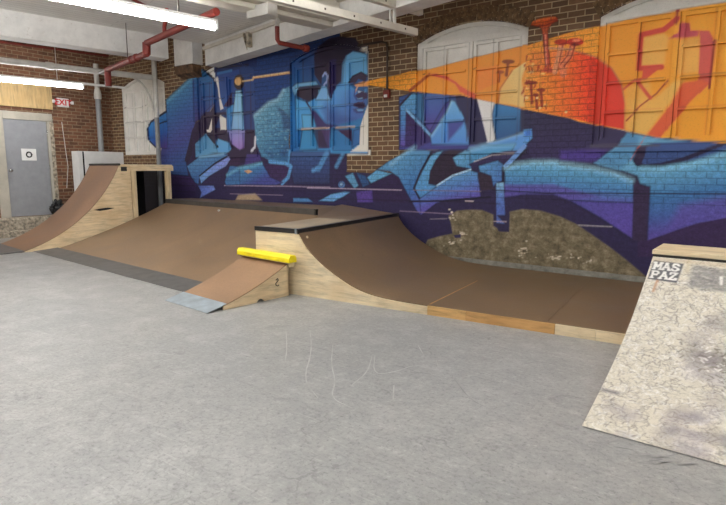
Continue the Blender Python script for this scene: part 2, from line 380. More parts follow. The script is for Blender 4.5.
# left blue shape
p(cA((190, 290), (380, 115), (455, 70), (530, 130), (548, 300), (500, 380), (400, 450)) + cB((380, 10), (330, 200), (335, 255), (350, 330), (230, 320), (150, 250), (150, 160)) + cA((190, 500)), (72, 138, 178), ((172, 88), (192, 160), (52, 92, 150), (66, 72, 138), (52, 84, 140)))
p(cA((380, 120), (455, 72), (530, 130), (545, 300), (400, 450), (385, 440)), (46, 104, 160), ((205, 75), (200, 122), (38, 78, 140), (60, 50, 110)))
s(cA((425, 130), (425, 420)), .03, (24, 40, 96)); s(cA((385, 130), (390, 440)), .05, (30, 58, 116)); s(cA((505, 150), (500, 370)), .02, (28, 44, 100))
s(cA((425, 180), (520, 165)), .015, (24, 36, 88)); s(cA((440, 268), (540, 260)), .015, (24, 36, 88))
p(cA((530, 130), (562, 200), (578, 330), (585, 505), (380, 505), (400, 455), (500, 385), (548, 300)), (40, 26, 60))
p(cB((375, 0), (480, 0), (440, 60), (400, 130), (342, 243), (320, 220), (350, 110)), (42, 30, 56))
s(cA((188, 292), (380, 115), (455, 70), (532, 135)), .05, INK)
p(cA((55, 505), (75, 450), (190, 372), (200, 505)) + cB((195, 135), (110, 120), (60, 70)), (56, 128, 196), ((153, 125), (160, 150), (46, 96, 176), (74, 58, 136)))
s(cA((50, 505), (78, 448), (190, 370)), .05, INK); s(cB((55, 10), (60, 70), (112, 122)), .04, INK); s(cA((140, 460), (195, 440)), .03, INK)
# second window: header, lantern post
p(px((192, 130), (205, 112), (258, 108), (258, 160), (192, 172)), (46, 32, 64))
p(px((100, 170), (168, 170), (168, 240), (100, 240)), (24, 20, 28))  # wall darkened in colour for the shade behind the open quarter pipe deck
p(px((215, 72), (248, 64), (246, 60), (254, 55), (275, 49.5), (300, 42), (322, 35), (340, 30), (340, 60), (322, 100), (300, 130), (255, 130), (215, 128)), (28, 54, 108), ((270, 48), (270, 125), (34, 66, 126), (40, 62, 118)))
p(cA((545, 100), (720, 62), (720, 250), (660, 330), (600, 370), (580, 300), (565, 150)), (30, 62, 130), ((225, 72), (228, 110), (40, 84, 150)))
p(px((214, 73), (214, 58), (257, 48), (257, 66), (248, 66)), (24, 42, 94)); s(cU((80, 268), (90, 250), (250, 232)), .04, INK); s(cA((560, 100), (660, 78)), .05, (54, 110, 172))
p(cA((625, 300), (662, 230), (668, 335), (600, 335)), (52, 30, 66)); p(cA((540, 128), (562, 120), (578, 270), (602, 350), (578, 362), (560, 200)), (212, 208, 204))
p(cA((572, 395), (622, 425), (622, 505), (578, 505)) + cB((580, 5)), (216, 214, 208)); p(cA((520, 420), (496, 505), (524, 505)), (214, 210, 204)); p(cB((480, 0), (520, 0), (510, 20), (485, 18)), (210, 205, 200))
p(cA((520, 380), (620, 375), (640, 400), (575, 400), (540, 505), (520, 505)), (38, 24, 58)); p(cA((620, 355), (668, 320), (720, 330), (720, 505), (630, 505)), (78, 148, 200), ((228, 105), (230, 130), (92, 140, 200)))
e((239, 82), 5.5, 7.5, (44, 28, 40)); e((238.3, 81), 3.6, 4.2, (214, 170, 112))
p(cC((40, 220), (88, 215), (104, 505), (10, 505)), (140, 196, 224), ((238, 92), (236, 130), (134, 180, 220)))
p(cD((-20, 0), (108, 0), (105, 130), (70, 145), (10, 100)), (146, 150, 206), ((236, 130), (238, 150), (150, 118, 186)))
s(cC((5, 240), (180, 228)), .018, (28, 32, 72)); s(cC((10, 382), (175, 370)), .018, (28, 32, 72)); s(cC((105, 200), (112, 500)), .05, (38, 52, 110)); s(cC((150, 240), (150, 500)), .03, (44, 44, 96))
s(cC((88, 152), (165, 141)), .03, (206, 176, 134)); s(cC((165, 128), (420, 92), (620, 100)), .045, (210, 164, 112)); s(cC((165, 124), (420, 88)), .014, (236, 206, 160))
# crouching figure in a woven jacket
p(cC((430, 190), (385, 212), (340, 280), (280, 305), (170, 400)) + cD((182, 0), (186, 90), (228, 190), (300, 225), (400, 245), (432, 180), (425, 70)) + cC((432, 505), (440, 300)), (112, 164, 190), ((262, 100), (290, 150), (84, 138, 172), (52, 100, 146)), soft=.03)
rng = random.Random(3)
for i in range(150):
    t, q = rng.random(), rng.random(); x = 256 + 33*q; y = 106 + (1 - q)*12 + t*44
    s([(x, y), (x + rng.uniform(.8, 2.2), y + rng.uniform(-.6, .6))], .022, rng.choice([(60, 104, 142), (140, 186, 204), (50, 84, 126)]), op=.5)
p(cC((330, 330), (440, 400), (440, 505), (385, 505), (370, 400)), (44, 62, 104), soft=.08, op=.7)
p(cD((250, 150), (400, 190), (415, 120), (300, 205)), (46, 78, 124), soft=.06, op=.7)
p(cD((120, 170), (215, 175), (228, 225), (100, 260)), (70, 58, 124)); s(cD((182, 50), (180, 120), (155, 150)), .05, (206, 206, 214))
# third window: jambs, neck, head
p(px((290, 58), (303, 55), (303, 152), (290, 153)), (30, 66, 124), ((295, 60), (297, 150), (46, 118, 180), (36, 104, 168)))
p(px((303, 55), (368, 46), (368, 154), (303, 153)), (34, 68, 124), ((330, 60), (330, 140), (60, 136, 192)))
p(cC((440, 200), (480, 168), (620, 150), (640, 180), (500, 195), (470, 260)), (120, 176, 212)); p(cC((490, 198), (650, 180), (668, 240), (610, 285), (560, 300), (480, 262)), (54, 40, 58), ((300, 90), (318, 98), (40, 32, 60)), soft=.03)
p(cC((470, 270), (500, 285), (560, 305), (640, 262), (720, 290), (720, 505), (480, 505)), (88, 162, 212), ((300, 100), (322, 118), (70, 146, 206)))
p(cT((112, 130), (170, 130), (190, 190), (170, 215), (120, 212)), (92, 166, 210))
s(cT((135, 60), (165, 110), (170, 185)), .035, (34, 34, 76)); p(cT((185, 110), (235, 170), (300, 186), (260, 200), (192, 200), (160, 100)), (60, 48, 100), soft=.05)
p(cE((330, 190), (380, 158), (480, 172), (487, 330), (440, 300), (385, 328), (350, 378), (300, 382), (305, 240)), (112, 178, 222), ((350, 52), (348, 82), (96, 164, 216)), soft=.02)
p(cE((235, 420), (300, 385), (350, 388), (385, 420), (420, 470), (480, 420), (487, 505), (230, 505)), (92, 158, 212), ((335, 85), (352, 100), (84, 146, 204)), soft=.03)
p(cT((200, 0), (380, 0), (452, 30), (450, 70), (432, 108), (432, 142), (395, 156), (300, 182), (232, 162), (190, 90)), (104, 168, 216), ((318, 92), (350, 122), (92, 152, 212), (76, 110, 180)), soft=.02)
p(cT((250, 100), (300, 140), (392, 150), (300, 184), (232, 165)), (62, 74, 140), soft=.1, op=.7)
p(cT((385, 70), (430, 62), (447, 88), (412, 96), (380, 84)), (62, 46, 92)); p(cT((375, 98), (430, 102), (428, 112), (385, 116)), (58, 62, 122), op=.8); p(cT((385, 30), (425, 5), (452, 35), (440, 50), (400, 42)), (62, 44, 86)); p(cT((400, 0), (440, 10), (430, 24), (405, 20)), (190, 210, 236))
p(cE((345, 382), (380, 330), (440, 303), (482, 330), (476, 372), (420, 352), (392, 392), (372, 382)), (54, 38, 66)); p(cE((390, 395), (490, 368), (490, 405), (405, 410)), (226, 160, 100)); s(cE((418, 400), (395, 450)), .03, (206, 166, 146)); p(cE((420, 470), (470, 440), (485, 480), (440, 500), (410, 500)), (150, 196, 234))
p(cE((110, 150), (130, 120), (210, 60), (290, 45), (400, 58), (430, 105), (466, 138), (460, 170), (380, 152), (330, 185), (306, 235), (298, 368), (262, 400), (232, 470), (205, 470), (195, 330), (160, 320), (155, 400), (105, 320), (100, 200)), (30, 20, 46), ((330, 38), (325, 85), (44, 26, 58)), soft=.02)
p(cE((216, 215), (262, 210), (262, 420), (220, 480)), (38, 28, 84), soft=.02); s(cE((165, 332), (180, 306), (198, 330), (192, 372), (172, 396)), .035, (160, 176, 222)); p(cE((158, 400), (192, 408), (225, 505), (110, 505)), (124, 178, 222)); p(cE((200, 400), (235, 470), (225, 505), (200, 460)), (36, 30, 76))
s(cE((110, 140), (0, 180)), .05, (30, 52, 104))
p(cT((396, 22), (424, 8), (456, 18), (453, 50), (426, 40), (404, 44)), (58, 40, 80)); s(cT((388, 4), (384, 30), (398, 52)), .03, (60, 84, 150)); p(cT((384, 74), (404, 62), (428, 66), (448, 84), (430, 96), (404, 92)), (60, 42, 84)); p(cT((392, 100), (416, 98), (440, 100), (432, 112), (404, 114)), (120, 170, 220)); s(cT((396, 118), (430, 116)), .03, (54, 70, 136))
p(cT((240, 60), (300, 100), (340, 150), (300, 180), (236, 160), (215, 110)), (66, 96, 166), soft=.12, op=.6); s(cE((350, 384), (378, 334), (440, 305), (486, 332)), .03, (34, 26, 56)); s(cE((330, 196), (312, 240), (304, 370)), .03, (40, 44, 90), soft=.05, op=.7)
# third window, bottom row
p(cT((115, 206), (190, 206), (192, 308), (100, 312)), (62, 140, 192)); p(cT((195, 206), (262, 204), (258, 304), (200, 300)), (82, 54, 96), ((317, 130), (330, 148), (60, 58, 116))); p(cT((170, 206), (215, 206), (250, 300), (200, 300)), (46, 32, 62), soft=.03, op=.8)
p(cT((270, 204), (370, 204), (372, 312), (275, 314)), (52, 116, 172)); p(cT((300, 206), (372, 206), (372, 268)), (62, 38, 76)); p(cT((380, 208), (416, 198), (412, 276), (372, 300)), (52, 104, 164))
p(cT((457, 70), (457, 318), (366, 318), (412, 284), (416, 190), (432, 140), (446, 104)), (224, 220, 210)); p(cE((440, 128), (487, 118), (487, 172), (466, 160)), (216, 212, 202))
s(cT((110, 203), (255, 196)), .028, (214, 190, 172)); s(cT((290, 195), (385, 190)), .028, (206, 186, 176))
# below third window
p(cD((440, 158), (720, 150), (720, 390), (460, 390), (430, 240)), (60, 90, 142), ((310, 152), (310, 186), (46, 50, 92))); s(cD((700, 170), (645, 270), (598, 292)), .07, (88, 146, 200), soft=.05); s(cF((235, 105), (190, 190)), .07, (84, 140, 190), soft=.05); s(cF((115, 100), (60, 210)), .08, (80, 134, 186), soft=.06)
p(cD((240, 250), (300, 240), (400, 250), (440, 262), (420, 340), (378, 385), (290, 340), (262, 290)), (58, 40, 84)); s(cD((285, 228), (400, 240), (440, 262), (420, 340), (375, 385)), .07, (92, 152, 204), soft=.03); s(cD((420, 240), (430, 150)), .05, (86, 150, 206), soft=.03)
p(cD((-30, 330), (60, 270), (230, 235), (262, 290), (290, 340), (380, 380), (330, 397), (-30, 392)), (80, 144, 184), ((250, 165), (255, 184), (64, 110, 168), (66, 72, 142))); p(cD((102, 295), (135, 285), (162, 300), (130, 316)), (206, 158, 116)); s(cD((-40, 400), (380, 405), (720, 414)), .018, (192, 172, 194), op=.8)
p(cD((60, 470), (180, 458), (230, 505), (40, 505)), (172, 150, 122), soft=.04); s(cD((0, 460), (380, 470)), .014, (180, 160, 180), op=.5); p(cD((455, 490), (560, 488), (600, 520), (455, 520)), (80, 132, 186))
# left arms and hands
p(cB((400, 200), (396, 100), (480, 18), (560, 120), (562, 160), (440, 192)), (76, 130, 174), ((195, 140), (215, 152), (96, 152, 190))); p(cB((560, 58), (640, 88), (662, 140), (622, 170), (560, 162), (545, 110)), (96, 160, 208)); s(cB((480, 20), (560, 120)), .05, INK)
p(cB((338, 260), (430, 190), (600, 165), (640, 180), (540, 240), (430, 330), (422, 392), (400, 382), (370, 340)), (88, 140, 182), ((195, 155), (200, 180), (66, 104, 164))); p(cB((425, 332), (540, 248), (640, 188), (652, 212), (622, 260), (500, 332), (440, 388)), (130, 146, 214), ((220, 158), (204, 182), (112, 156, 210)))
s(cB((430, 330), (540, 240), (645, 180)), .035, INK); p(cB((418, 400), (530, 400), (545, 430), (430, 492), (442, 450)), (88, 112, 192), ((200, 186), (212, 195), (116, 138, 210))); p(cB((220, 325), (360, 340), (402, 390), (402, 500), (220, 490)), (62, 40, 92), ((180, 176), (180, 198), (40, 30, 64)))
for yy in (345, 395, 440): s(cB((225, yy), (395, yy + 8)), .02, (34, 24, 52), op=.7)
p(cB((610, 370), (650, 250), (720, 270), (720, 395), (620, 400)), (64, 112, 168)); p(cB((655, 215), (720, 190), (720, 260), (640, 260)), (58, 38, 70))
# middle: hands, arm, arrow
p(cF((480, 215), (570, 150), (722, 72)) + cH((180, 8), (300, 48), (222, 190), (172, 310), (212, 388), (300, 400), (242, 470), (222, 507), (190, 470), (60, 230), (0, 190)), (86, 144, 190), ((400, 165), (420, 213), (62, 112, 174), (92, 86, 172)))
p(cF((250, 260), (310, 235), (352, 330), (320, 352)), (92, 150, 192)); p(cF((330, 230), (400, 258), (432, 320), (380, 342)), (46, 84, 134)); p(cF((410, 270), (480, 215), (592, 242), (440, 312)), (98, 164, 206))
p(cF((440, 322), (592, 247), (642, 270), (702, 420), (700, 450), (430, 440)), (46, 30, 72)); p(cF((330, 372), (450, 360), (456, 452), (340, 452)), (88, 66, 150)); p(cF((60, 440), (150, 390), (250, 370), (292, 376), (240, 410), (170, 444)), (106, 164, 216)); e(cF((228, 322))[0], 3.6, 3.8, (84, 124, 182)); e(cF((226, 318))[0], 1.6, 1.8, (150, 190, 226))
s(cF((-20, 345), (230, 350), (660, 360)), .018, (196, 176, 196), op=.8)
p(cH((300, 0), (560, -30), (560, 0), (380, 45)), (70, 110, 168)); p(cH((330, 110), (440, 20), (560, -2), (450, 100), (470, 150), (580, 180), (420, 232), (342, 292), (285, 292), (278, 222)), (44, 30, 52))
p(cH((290, 80), (340, 50), (385, 40), (330, 110), (290, 190), (278, 280), (342, 292), (272, 370), (215, 382), (175, 322), (210, 230)), (106, 172, 214), ((432, 155), (422, 195), (84, 146, 202)))
s(cH((300, 50), (222, 190), (172, 312), (212, 385)), .035, INK); p(cH((450, 92), (540, 38), (680, 28), (722, 78), (600, 142), (582, 172), (480, 152)), (104, 166, 206), ((470, 150), (480, 168), (74, 134, 192)))
p(cH((215, 387), (340, 297), (450, 227), (580, 182), (632, 200), (645, 290), (655, 382), (400, 397), (330, 422), (222, 507)), (104, 166, 206), ((450, 172), (456, 200), (84, 128, 192), (92, 84, 170))); s(cH((340, 292), (450, 222), (580, 178)), .03, (170, 206, 230)); s(cH((140, 408), (400, 402), (655, 380), (722, 375)), .03, INK)
s(cH((170, 325), (655, 335)), .015, (160, 136, 150), op=.6); p(cH((540, 400), (605, 402), (600, 412), (545, 410)), (206, 190, 190))
# fourth window, lower half
p(px((399, 97), (417, 91), (474, 97), (488, 100), (492, 146), (480, 149), (399, 150)), (52, 76, 134), ((440, 95), (440, 145), (66, 66, 140)))
p(cG((74, 180), (150, 98), (192, 95), (192, 262), (120, 218), (112, 480), (74, 482)), (92, 154, 200), ((405, 98), (405, 145), (78, 130, 190), (98, 82, 168))); s(cG((74, 180), (150, 98), (190, 50)), .035, (44, 40, 66))
p(cG((115, 215), (190, 280), (290, 400), (302, 442), (190, 497), (110, 482)), (56, 36, 84), ((410, 112), (425, 146), (60, 48, 112))); p(cG((192, 95), (245, 95), (248, 330), (195, 270)), (50, 104, 150))
p(cG((242, 95), (432, 100), (430, 190), (300, 382), (250, 320)), (72, 106, 168), ((430, 95), (430, 130), (72, 88, 164), (86, 72, 150))); s(cG((118, 215), (200, 300), (298, 402)), .04, (124, 176, 218))
p(cG((440, 150), (470, 152), (532, 270), (562, 400), (572, 467), (300, 467), (290, 400), (410, 230)), (116, 178, 226), ((452, 102), (450, 144), (96, 160, 218), (86, 140, 208))); p(cG((418, 302), (540, 290), (500, 352), (420, 442)), (72, 78, 154), soft=.05)
p(cG((400, 170), (440, 150), (408, 235), (300, 385), (285, 370)), (66, 66, 140)); p(cG((470, 108), (622, 130), (642, 222), (704, 440), (694, 467), (575, 467), (558, 350), (530, 268), (486, 170)), (40, 36, 78))
p(cI((48, 138), (176, 170), (160, 260), (190, 440), (130, 462), (90, 300)), (228, 226, 224)); p(cI((176, 170), (372, 205), (367, 372), (190, 442), (165, 330), (160, 250)), (58, 128, 186), ((505, 105), (505, 138), (50, 104, 156), (44, 88, 140)))
p(cI((372, 205), (440, 220), (440, 350), (385, 355), (367, 372)), (46, 44, 76))
# hand, arrow and upright
p(cI((-20, 495), (190, 440), (380, 380), (385, 355), (447, 350), (452, 420), (390, 482), (380, 512), (-20, 512)), (96, 152, 214), ((520, 130), (480, 148), (78, 140, 200))); p(cI((395, 370), (440, 360), (440, 400), (400, 410)), (70, 118, 198), soft=.03)
p(cJ((0, 30), (130, 0), (330, -10), (300, 40), (160, 70), (0, 142)), (84, 152, 200)); p(cJ((-10, 140), (160, 60), (330, 38), (290, 100), (200, 112), (60, 152), (20, 172)), (52, 42, 84)); s(cJ((30, 120), (160, 72), (330, 60)), .02, (196, 186, 190), op=.7)
p(cJ((60, 150), (200, 110), (240, 140), (236, 262), (190, 272), (168, 302), (150, 222), (70, 192)), (92, 152, 202), ((485, 162), (500, 182), (72, 112, 178))); p(cJ((60, 195), (150, 225), (168, 305), (190, 320), (80, 330), (60, 250)), (52, 38, 58)); s(cJ((392, 12), (252, 160)), .07, (112, 152, 212)); s(cJ((405, 30), (275, 170)), .03, INK)
s(cJ((238, 165), (238, 265)), .04, INK)
# arch, right of the upright
p(cJ((250, 175), (330, 142), (450, 125), (600, 120), (720, 130)) + cM((0, 250), (250, 275), (450, 325), (530, 360), (530, 490)) + px((634.5, 205), (632.3, 239)) + cL((400, 120), (190, 0)) + px((553, 194), (525, 194), (504.5, 197)), (118, 182, 214), ((560, 164), (556, 197), (88, 152, 196), (76, 130, 186), (90, 92, 172)))
p(px((569, 200), (600, 202), (634.5, 203), (632.3, 239), (601, 218)), (84, 76, 158), ((600, 202), (620, 236), (92, 76, 166))); p(px((504.5, 185), (553, 184), (600, 197), (569, 200), (553, 194), (525, 194), (504.5, 197)), (92, 78, 160), soft=.04, op=.8)
p(cM((0, 225), (250, 240), (390, 270), (572, 320), (572, 370), (652, 410), (652, 505), (540, 505), (530, 360), (400, 310), (250, 285), (0, 250)), (42, 32, 62)); p(px((633.5, 178), (650, 186), (651, 205), (648, 243), (632.3, 240)), (52, 38, 72))
s(px((506, 168), (516, 164.6), (532, 162.4), (553, 162), (575, 165.5), (594, 168.6), (612, 172.5), (631, 180.5)), .05, (156, 206, 228), soft=.09, op=.8)
s(cH((8, 140), (90, 70), (180, 14)), .04, (150, 200, 226), soft=.08, op=.8); s(cG((448, 160), (410, 238), (305, 400)), .03, (150, 200, 232), soft=.05, op=.8); s(cI((0, 492), (190, 446), (375, 388)), .03, (150, 196, 230), soft=.06, op=.7); s(cJ((10, 40), (130, 12), (320, 2)), .03, (140, 196, 226), soft=.06, op=.7)
s(cB((430, 198), (600, 172)), .04, (140, 190, 216), soft=.06, op=.7); s(cA((196, 296), (380, 124), (440, 84)), .07, (110, 172, 206), soft=.1, op=.7); s(cD((-20, 325), (65, 276), (225, 242)), .05, (120, 186, 214), soft=.07, op=.8); s(cC((385, 222), (345, 288), (275, 315), (180, 400)), .06, (150, 192, 208), soft=.08, op=.8)
# big right arm
p(px((594, 163), (618, 145), (627, 132.5), (660, 138), (726, 143), (760, 144), (760, 221), (700, 223), (683, 228), (664, 235), (647, 243), (650, 187), (640, 184), (637, 176), (622, 171), (600, 166)), (112, 172, 206), ((672, 158), (680, 232), (92, 152, 194), (62, 114, 168), (66, 94, 160), (88, 78, 160)))
p(px((655, 142.5), (700, 141.5), (726, 143), (760, 144), (760, 140), (726, 157), (690, 161.5), (660, 166.5), (645, 167), (637, 160), (642, 146)), (56, 80, 136)); s(cN((55, 60), (80, 100), (130, 118), (250, 108), (420, 65), (620, -14), (730, -60)), .05, (32, 26, 62)); s(px((642, 169), (660, 169.5), (690, 165), (726, 154)), .06, (128, 188, 216), soft=.07)
p(cM((520, 172), (540, 120), (632, 110), (610, 190), (582, 252), (540, 232)), (46, 34, 68)); p(px((594, 163), (618, 146), (627, 133), (640, 137), (632, 160), (620, 170)), (86, 142, 186), soft=.05)
p(cM((0, 150), (250, 140), (342, 150), (262, 225), (0, 218)), (78, 60, 142), soft=.05); p(cM((220, 100), (721, 105), (721, 122), (220, 122)), (78, 74, 92), op=.8); p(px((680, 205), (726, 196), (760, 200), (760, 221), (700, 223), (664, 235)), (92, 76, 158), soft=.1, op=.75)
p(cO((-20, 395), (65, 380), (200, 338), (360, 280), (500, 235), (724, 192), (1000, 180), (1000, 520), (-20, 520)), (54, 36, 78))
MU.outline = False
# orange field
p(px((367, 81), (400, 74), (410, 71), (429, 69), (468, 58.6), (526, 44.3), (528, 45), (565.5, 33.4), (596, 26), (598, 26), (640, 17), (680.5, 9), (717, 3), (726, 1), (770, -9), (770, 145), (726, 142.5), (700, 140.5), (660, 137.3), (626, 130.3), (580, 122), (570, 118.3), (521, 108.4), (477, 99.4), (473.6, 97.3), (410, 91.3), (390, 89), (367, 85)), (240, 156, 52), ((380, 80), (700, 70), (238, 152, 66), (244, 162, 52)))
s(cS((0, 365), (100, 282)), .05, (176, 82, 40)); p(cS((100, 282), (180, 288), (240, 320), (272, 350), (345, 385), (335, 408), (262, 375), (235, 332), (190, 308)), (218, 96, 70)); s(cS((100, 282), (200, 300)), .03, (200, 70, 60))
p(cS((345, 255), (465, 232), (470, 320), (350, 372)), (236, 142, 66), soft=.03); p(cS((458, 432), (470, 350), (530, 262), (605, 215), (605, 455), (520, 440)), (240, 190, 116), ((500, 95), (527, 75), (240, 206, 140)))
s(cS((458, 432), (468, 355), (530, 262)), .025, (206, 130, 70)); e(cS((510, 215))[0], 6.5, 2.2, (140, 74, 46)); s(cS((508, 225), (500, 285)), .045, (150, 76, 48)); e(cS((468, 270))[0], 4, 1.8, (164, 84, 52)); s(cS((466, 278), (462, 320)), .03, (164, 84, 52))
p(px((525, 109), (522, 80), (526, 62), (540, 53), (556, 50), (566, 51), (582, 52), (597, 57.5), (611, 68), (621, 84), (625, 105), (624, 129), (600, 125), (570, 118)), (236, 158, 74), ((528, 92), (618, 78), (234, 134, 56), (232, 104, 50), (228, 66, 44), (218, 62, 46)), soft=.02)
s(px((575, 51), (597, 57.5), (611, 68), (621, 84), (625, 105), (624.5, 129)), .02, (186, 120, 80), op=.8); p(px((626, 88), (650, 80), (652, 108), (640, 128), (626, 128)), (246, 174, 82), soft=.06)
p(px((590, 59), (604, 64), (602, 124), (588, 123)), (206, 58, 36), op=.75); p(cR((232, 100), (380, 90), (350, 240), (232, 230)), (248, 184, 96), soft=.08, op=.8)
# mushrooms
p(cP((150, 330), (240, 330), (250, 480), (190, 500), (140, 430)), (214, 120, 62), soft=.04, op=.6); p(cP((300, 330), (440, 330), (420, 470), (310, 490)), (222, 130, 78), soft=.04, op=.6); p(cP((232, 200), (272, 198), (276, 300), (288, 430), (320, 492), (236, 482), (252, 430), (240, 290)), (196, 82, 62)); s(cP((238, 205), (246, 300), (258, 440)), .02, (110, 40, 34)); s(cP((272, 200), (278, 320), (292, 440)), .015, (120, 44, 34)); s(cP((255, 210), (262, 430)), .018, (228, 140, 110)); s(cP((236, 290), (276, 290)), .014, (110, 40, 34))
p(cP((198, 145), (302, 130), (272, 188), (274, 208), (236, 210), (230, 178)), (206, 96, 56)); s(cP((215, 150), (240, 200)), .012, (130, 50, 30)); s(cP((285, 140), (262, 200)), .012, (130, 50, 30)); s(cP((250, 145), (252, 200)), .012, (130, 50, 30))
p(cP((128, 132), (180, 108), (240, 90), (330, 78), (352, 110), (300, 138), (250, 160), (180, 156)), (196, 80, 36), ((528, 26), (556, 20), (214, 96, 40), (176, 60, 30)), smooth=1); s(cP((140, 142), (200, 152), (260, 146), (345, 112)), .018, (130, 44, 26)); s(cP((150, 125), (240, 100), (325, 90)), .02, (232, 130, 70), op=.7)
s(cP((372, 285), (350, 380), (325, 480)), .075, (226, 148, 106)); s(cP((380, 290), (362, 380), (345, 470)), .018, (160, 70, 44)); s(cP((455, 285), (430, 370), (375, 430), (385, 500)), .085, (222, 126, 88)); s(cP((470, 290), (440, 380), (392, 440)), .02, (160, 60, 44)); s(cP((440, 290), (415, 365), (362, 430)), .016, (160, 70, 50))
e(cP((372, 268))[0], 7.4, 3.2, (190, 60, 40)); e(cP((470, 266))[0], 8.6, 4, (196, 54, 42)); e(cP((478, 256))[0], 4, 1.4, (236, 130, 100)); e(cP((470, 285))[0], 4, 1.6, (120, 36, 30)); s(cP((280, 310), (440, 320)), .03, (176, 128, 110), op=.7)
for q in range(26):
    x, y = rng.uniform(524, 548), rng.uniform(56, 106); e((x, y), rng.uniform(.9, 2.4), rng.uniform(.7, 1.6), rng.choice([(214, 104, 62), (248, 204, 140), (190, 76, 50), (236, 150, 84), (246, 190, 110)]))
    if q % 2: s([(x, y), (x + rng.uniform(-2, 2), y + rng.uniform(2, 6))], .02, (176, 76, 46))
for cx, cy, rx, y2 in ((531, 82.5, 6.5, 103), (541, 90, 4.5, 106), (536, 95, 3, 108)):
    s([(cx, cy), (cx + 1, y2)], .04, (160, 66, 46)); e((cx, cy), rx, 1.9, (146, 60, 44))
for (x, y) in ((537, 98), (540, 108), (566, 112)): e((x, y), 1.2, 1., (246, 214, 150))
# letter in the orange window
p(cQ((310, 185), (420, 165), (442, 190), (430, 245), (420, 325), (330, 345), (298, 330)), (248, 180, 92), soft=.04); s(cQ((485, 92), (418, 145), (302, 172), (290, 340), (405, 334)), .065, (198, 66, 56), soft=.02); p(cQ((312, 345), (410, 330), (340, 385), (306, 392)), (204, 78, 60))
p(cQ((440, 190), (492, 160), (500, 112), (548, 112), (552, 150), (592, 150), (590, 180), (500, 190)), (196, 80, 92)); p(cQ((498, 195), (600, 182), (600, 360), (480, 372)), (248, 176, 88), soft=.05)
p(cQ((592, 150), (640, 152), (660, 190), (656, 300), (648, 400), (640, 420), (560, 497), (500, 497), (590, 400), (600, 190)), (204, 92, 88), ((705, 35), (690, 95), (212, 96, 76))); p(cR((560, 100), (640, 18), (610, 0), (520, 70), (440, 130), (385, 285), (332, 270), (250, 400), (330, 270), (400, 285)), (212, 92, 58), soft=.02)
p(cR((480, 20), (600, 0), (620, 20), (480, 165), (392, 285), (330, 270), (455, 120)), (218, 96, 58), soft=.03); p(cR((280, 190), (430, 40), (480, 0), (520, 0), (450, 110), (330, 268), (232, 250), (240, 215)), (248, 184, 96), soft=.05); s(cR((440, 0), (380, 70), (300, 130), (230, 200)), .02, (166, 66, 42)); s(cQ((280, 400), (350, 490)), .04, (206, 84, 62)); s(cQ((215, 445), (270, 400), (330, 388)), .03, (206, 90, 60))
s(cQ((486, 48), (480, 115)), .03, (150, 44, 40)); s(cQ((668, 200), (640, 440)), .025, (160, 50, 50))
# shadow lines of the glazing bars, painted into the mural colour
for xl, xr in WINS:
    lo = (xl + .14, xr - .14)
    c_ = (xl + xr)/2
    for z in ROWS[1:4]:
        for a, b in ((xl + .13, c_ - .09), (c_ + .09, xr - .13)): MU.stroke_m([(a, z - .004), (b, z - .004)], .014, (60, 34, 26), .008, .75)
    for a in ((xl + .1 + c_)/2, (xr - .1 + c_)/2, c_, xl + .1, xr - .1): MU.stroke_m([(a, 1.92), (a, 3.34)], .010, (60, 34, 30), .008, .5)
# bare render at the foot of the wall
BR = (124, 111, 86)
p(px((428, 240), (440, 236.5), (453, 234), (451, 222), (449, 216), (457, 211), (470, 210), (482, 210.5), (493, 215), (493, 226), (499, 230), (500, 232), (509, 232), (510, 212), (522, 209.5), (540, 211), (560, 217), (575, 224), (590, 234), (610, 248), (628, 262), (648, 279), (648, 300), (420, 300), (424, 248)), BR, mark=True, soft=.03)
for c0, n, sx, sy in (((452, 218), 9, 4, 6), ((463, 233), 9, 6, 3), ((452, 242), 8, 7, 4), ((524, 250), 16, 6, 6), ((562, 257), 22, 18, 3), ((588, 262), 8, 6, 2), ((574, 274), 14, 12, 1.2)):
    for q in range(n): e((c0[0] + rng.gauss(0, sx*.5), c0[1] + rng.gauss(0, sy*.5)), rng.uniform(.5, 1.9), rng.uniform(.4, 1.2), rng.choice([(206, 196, 176), (226, 214, 196), (186, 172, 150)]))
p(px((453, 235), (461, 234), (461, 238), (455, 238)), (48, 42, 84))
# upright continues over the render
p(cK((418, 90), (522, 90), (520, 210), (446, 205), (440, 180), (420, 160)), (42, 36, 72)); p(cJ((190, 275), (242, 270), (252, 505), (190, 505)) + cK((490, 155), (436, 150), (434, 20)), (132, 182, 214), ((500, 184), (500, 222), (92, 124, 190), (80, 104, 178), (84, 110, 180))); s(cK((418, 140), (500, 142)), .016, (190, 170, 180), op=.7)
s(px((400, 211), (452, 214)), .016, (150, 130, 156), op=.7); s(cK((0, 125), (110, 122)), .014, (160, 150, 160), op=.6); s(cL((250, 165), (470, 175)), .016, (186, 180, 180), op=.7)
s(px((492, 190), (546, 193), (726, 194)), .016, (24, 22, 46)); s(px((300, 198), (470, 202), (500, 204)), .02, (30, 24, 44), op=.6)
MU.rgb = vivid(MU.rgb)

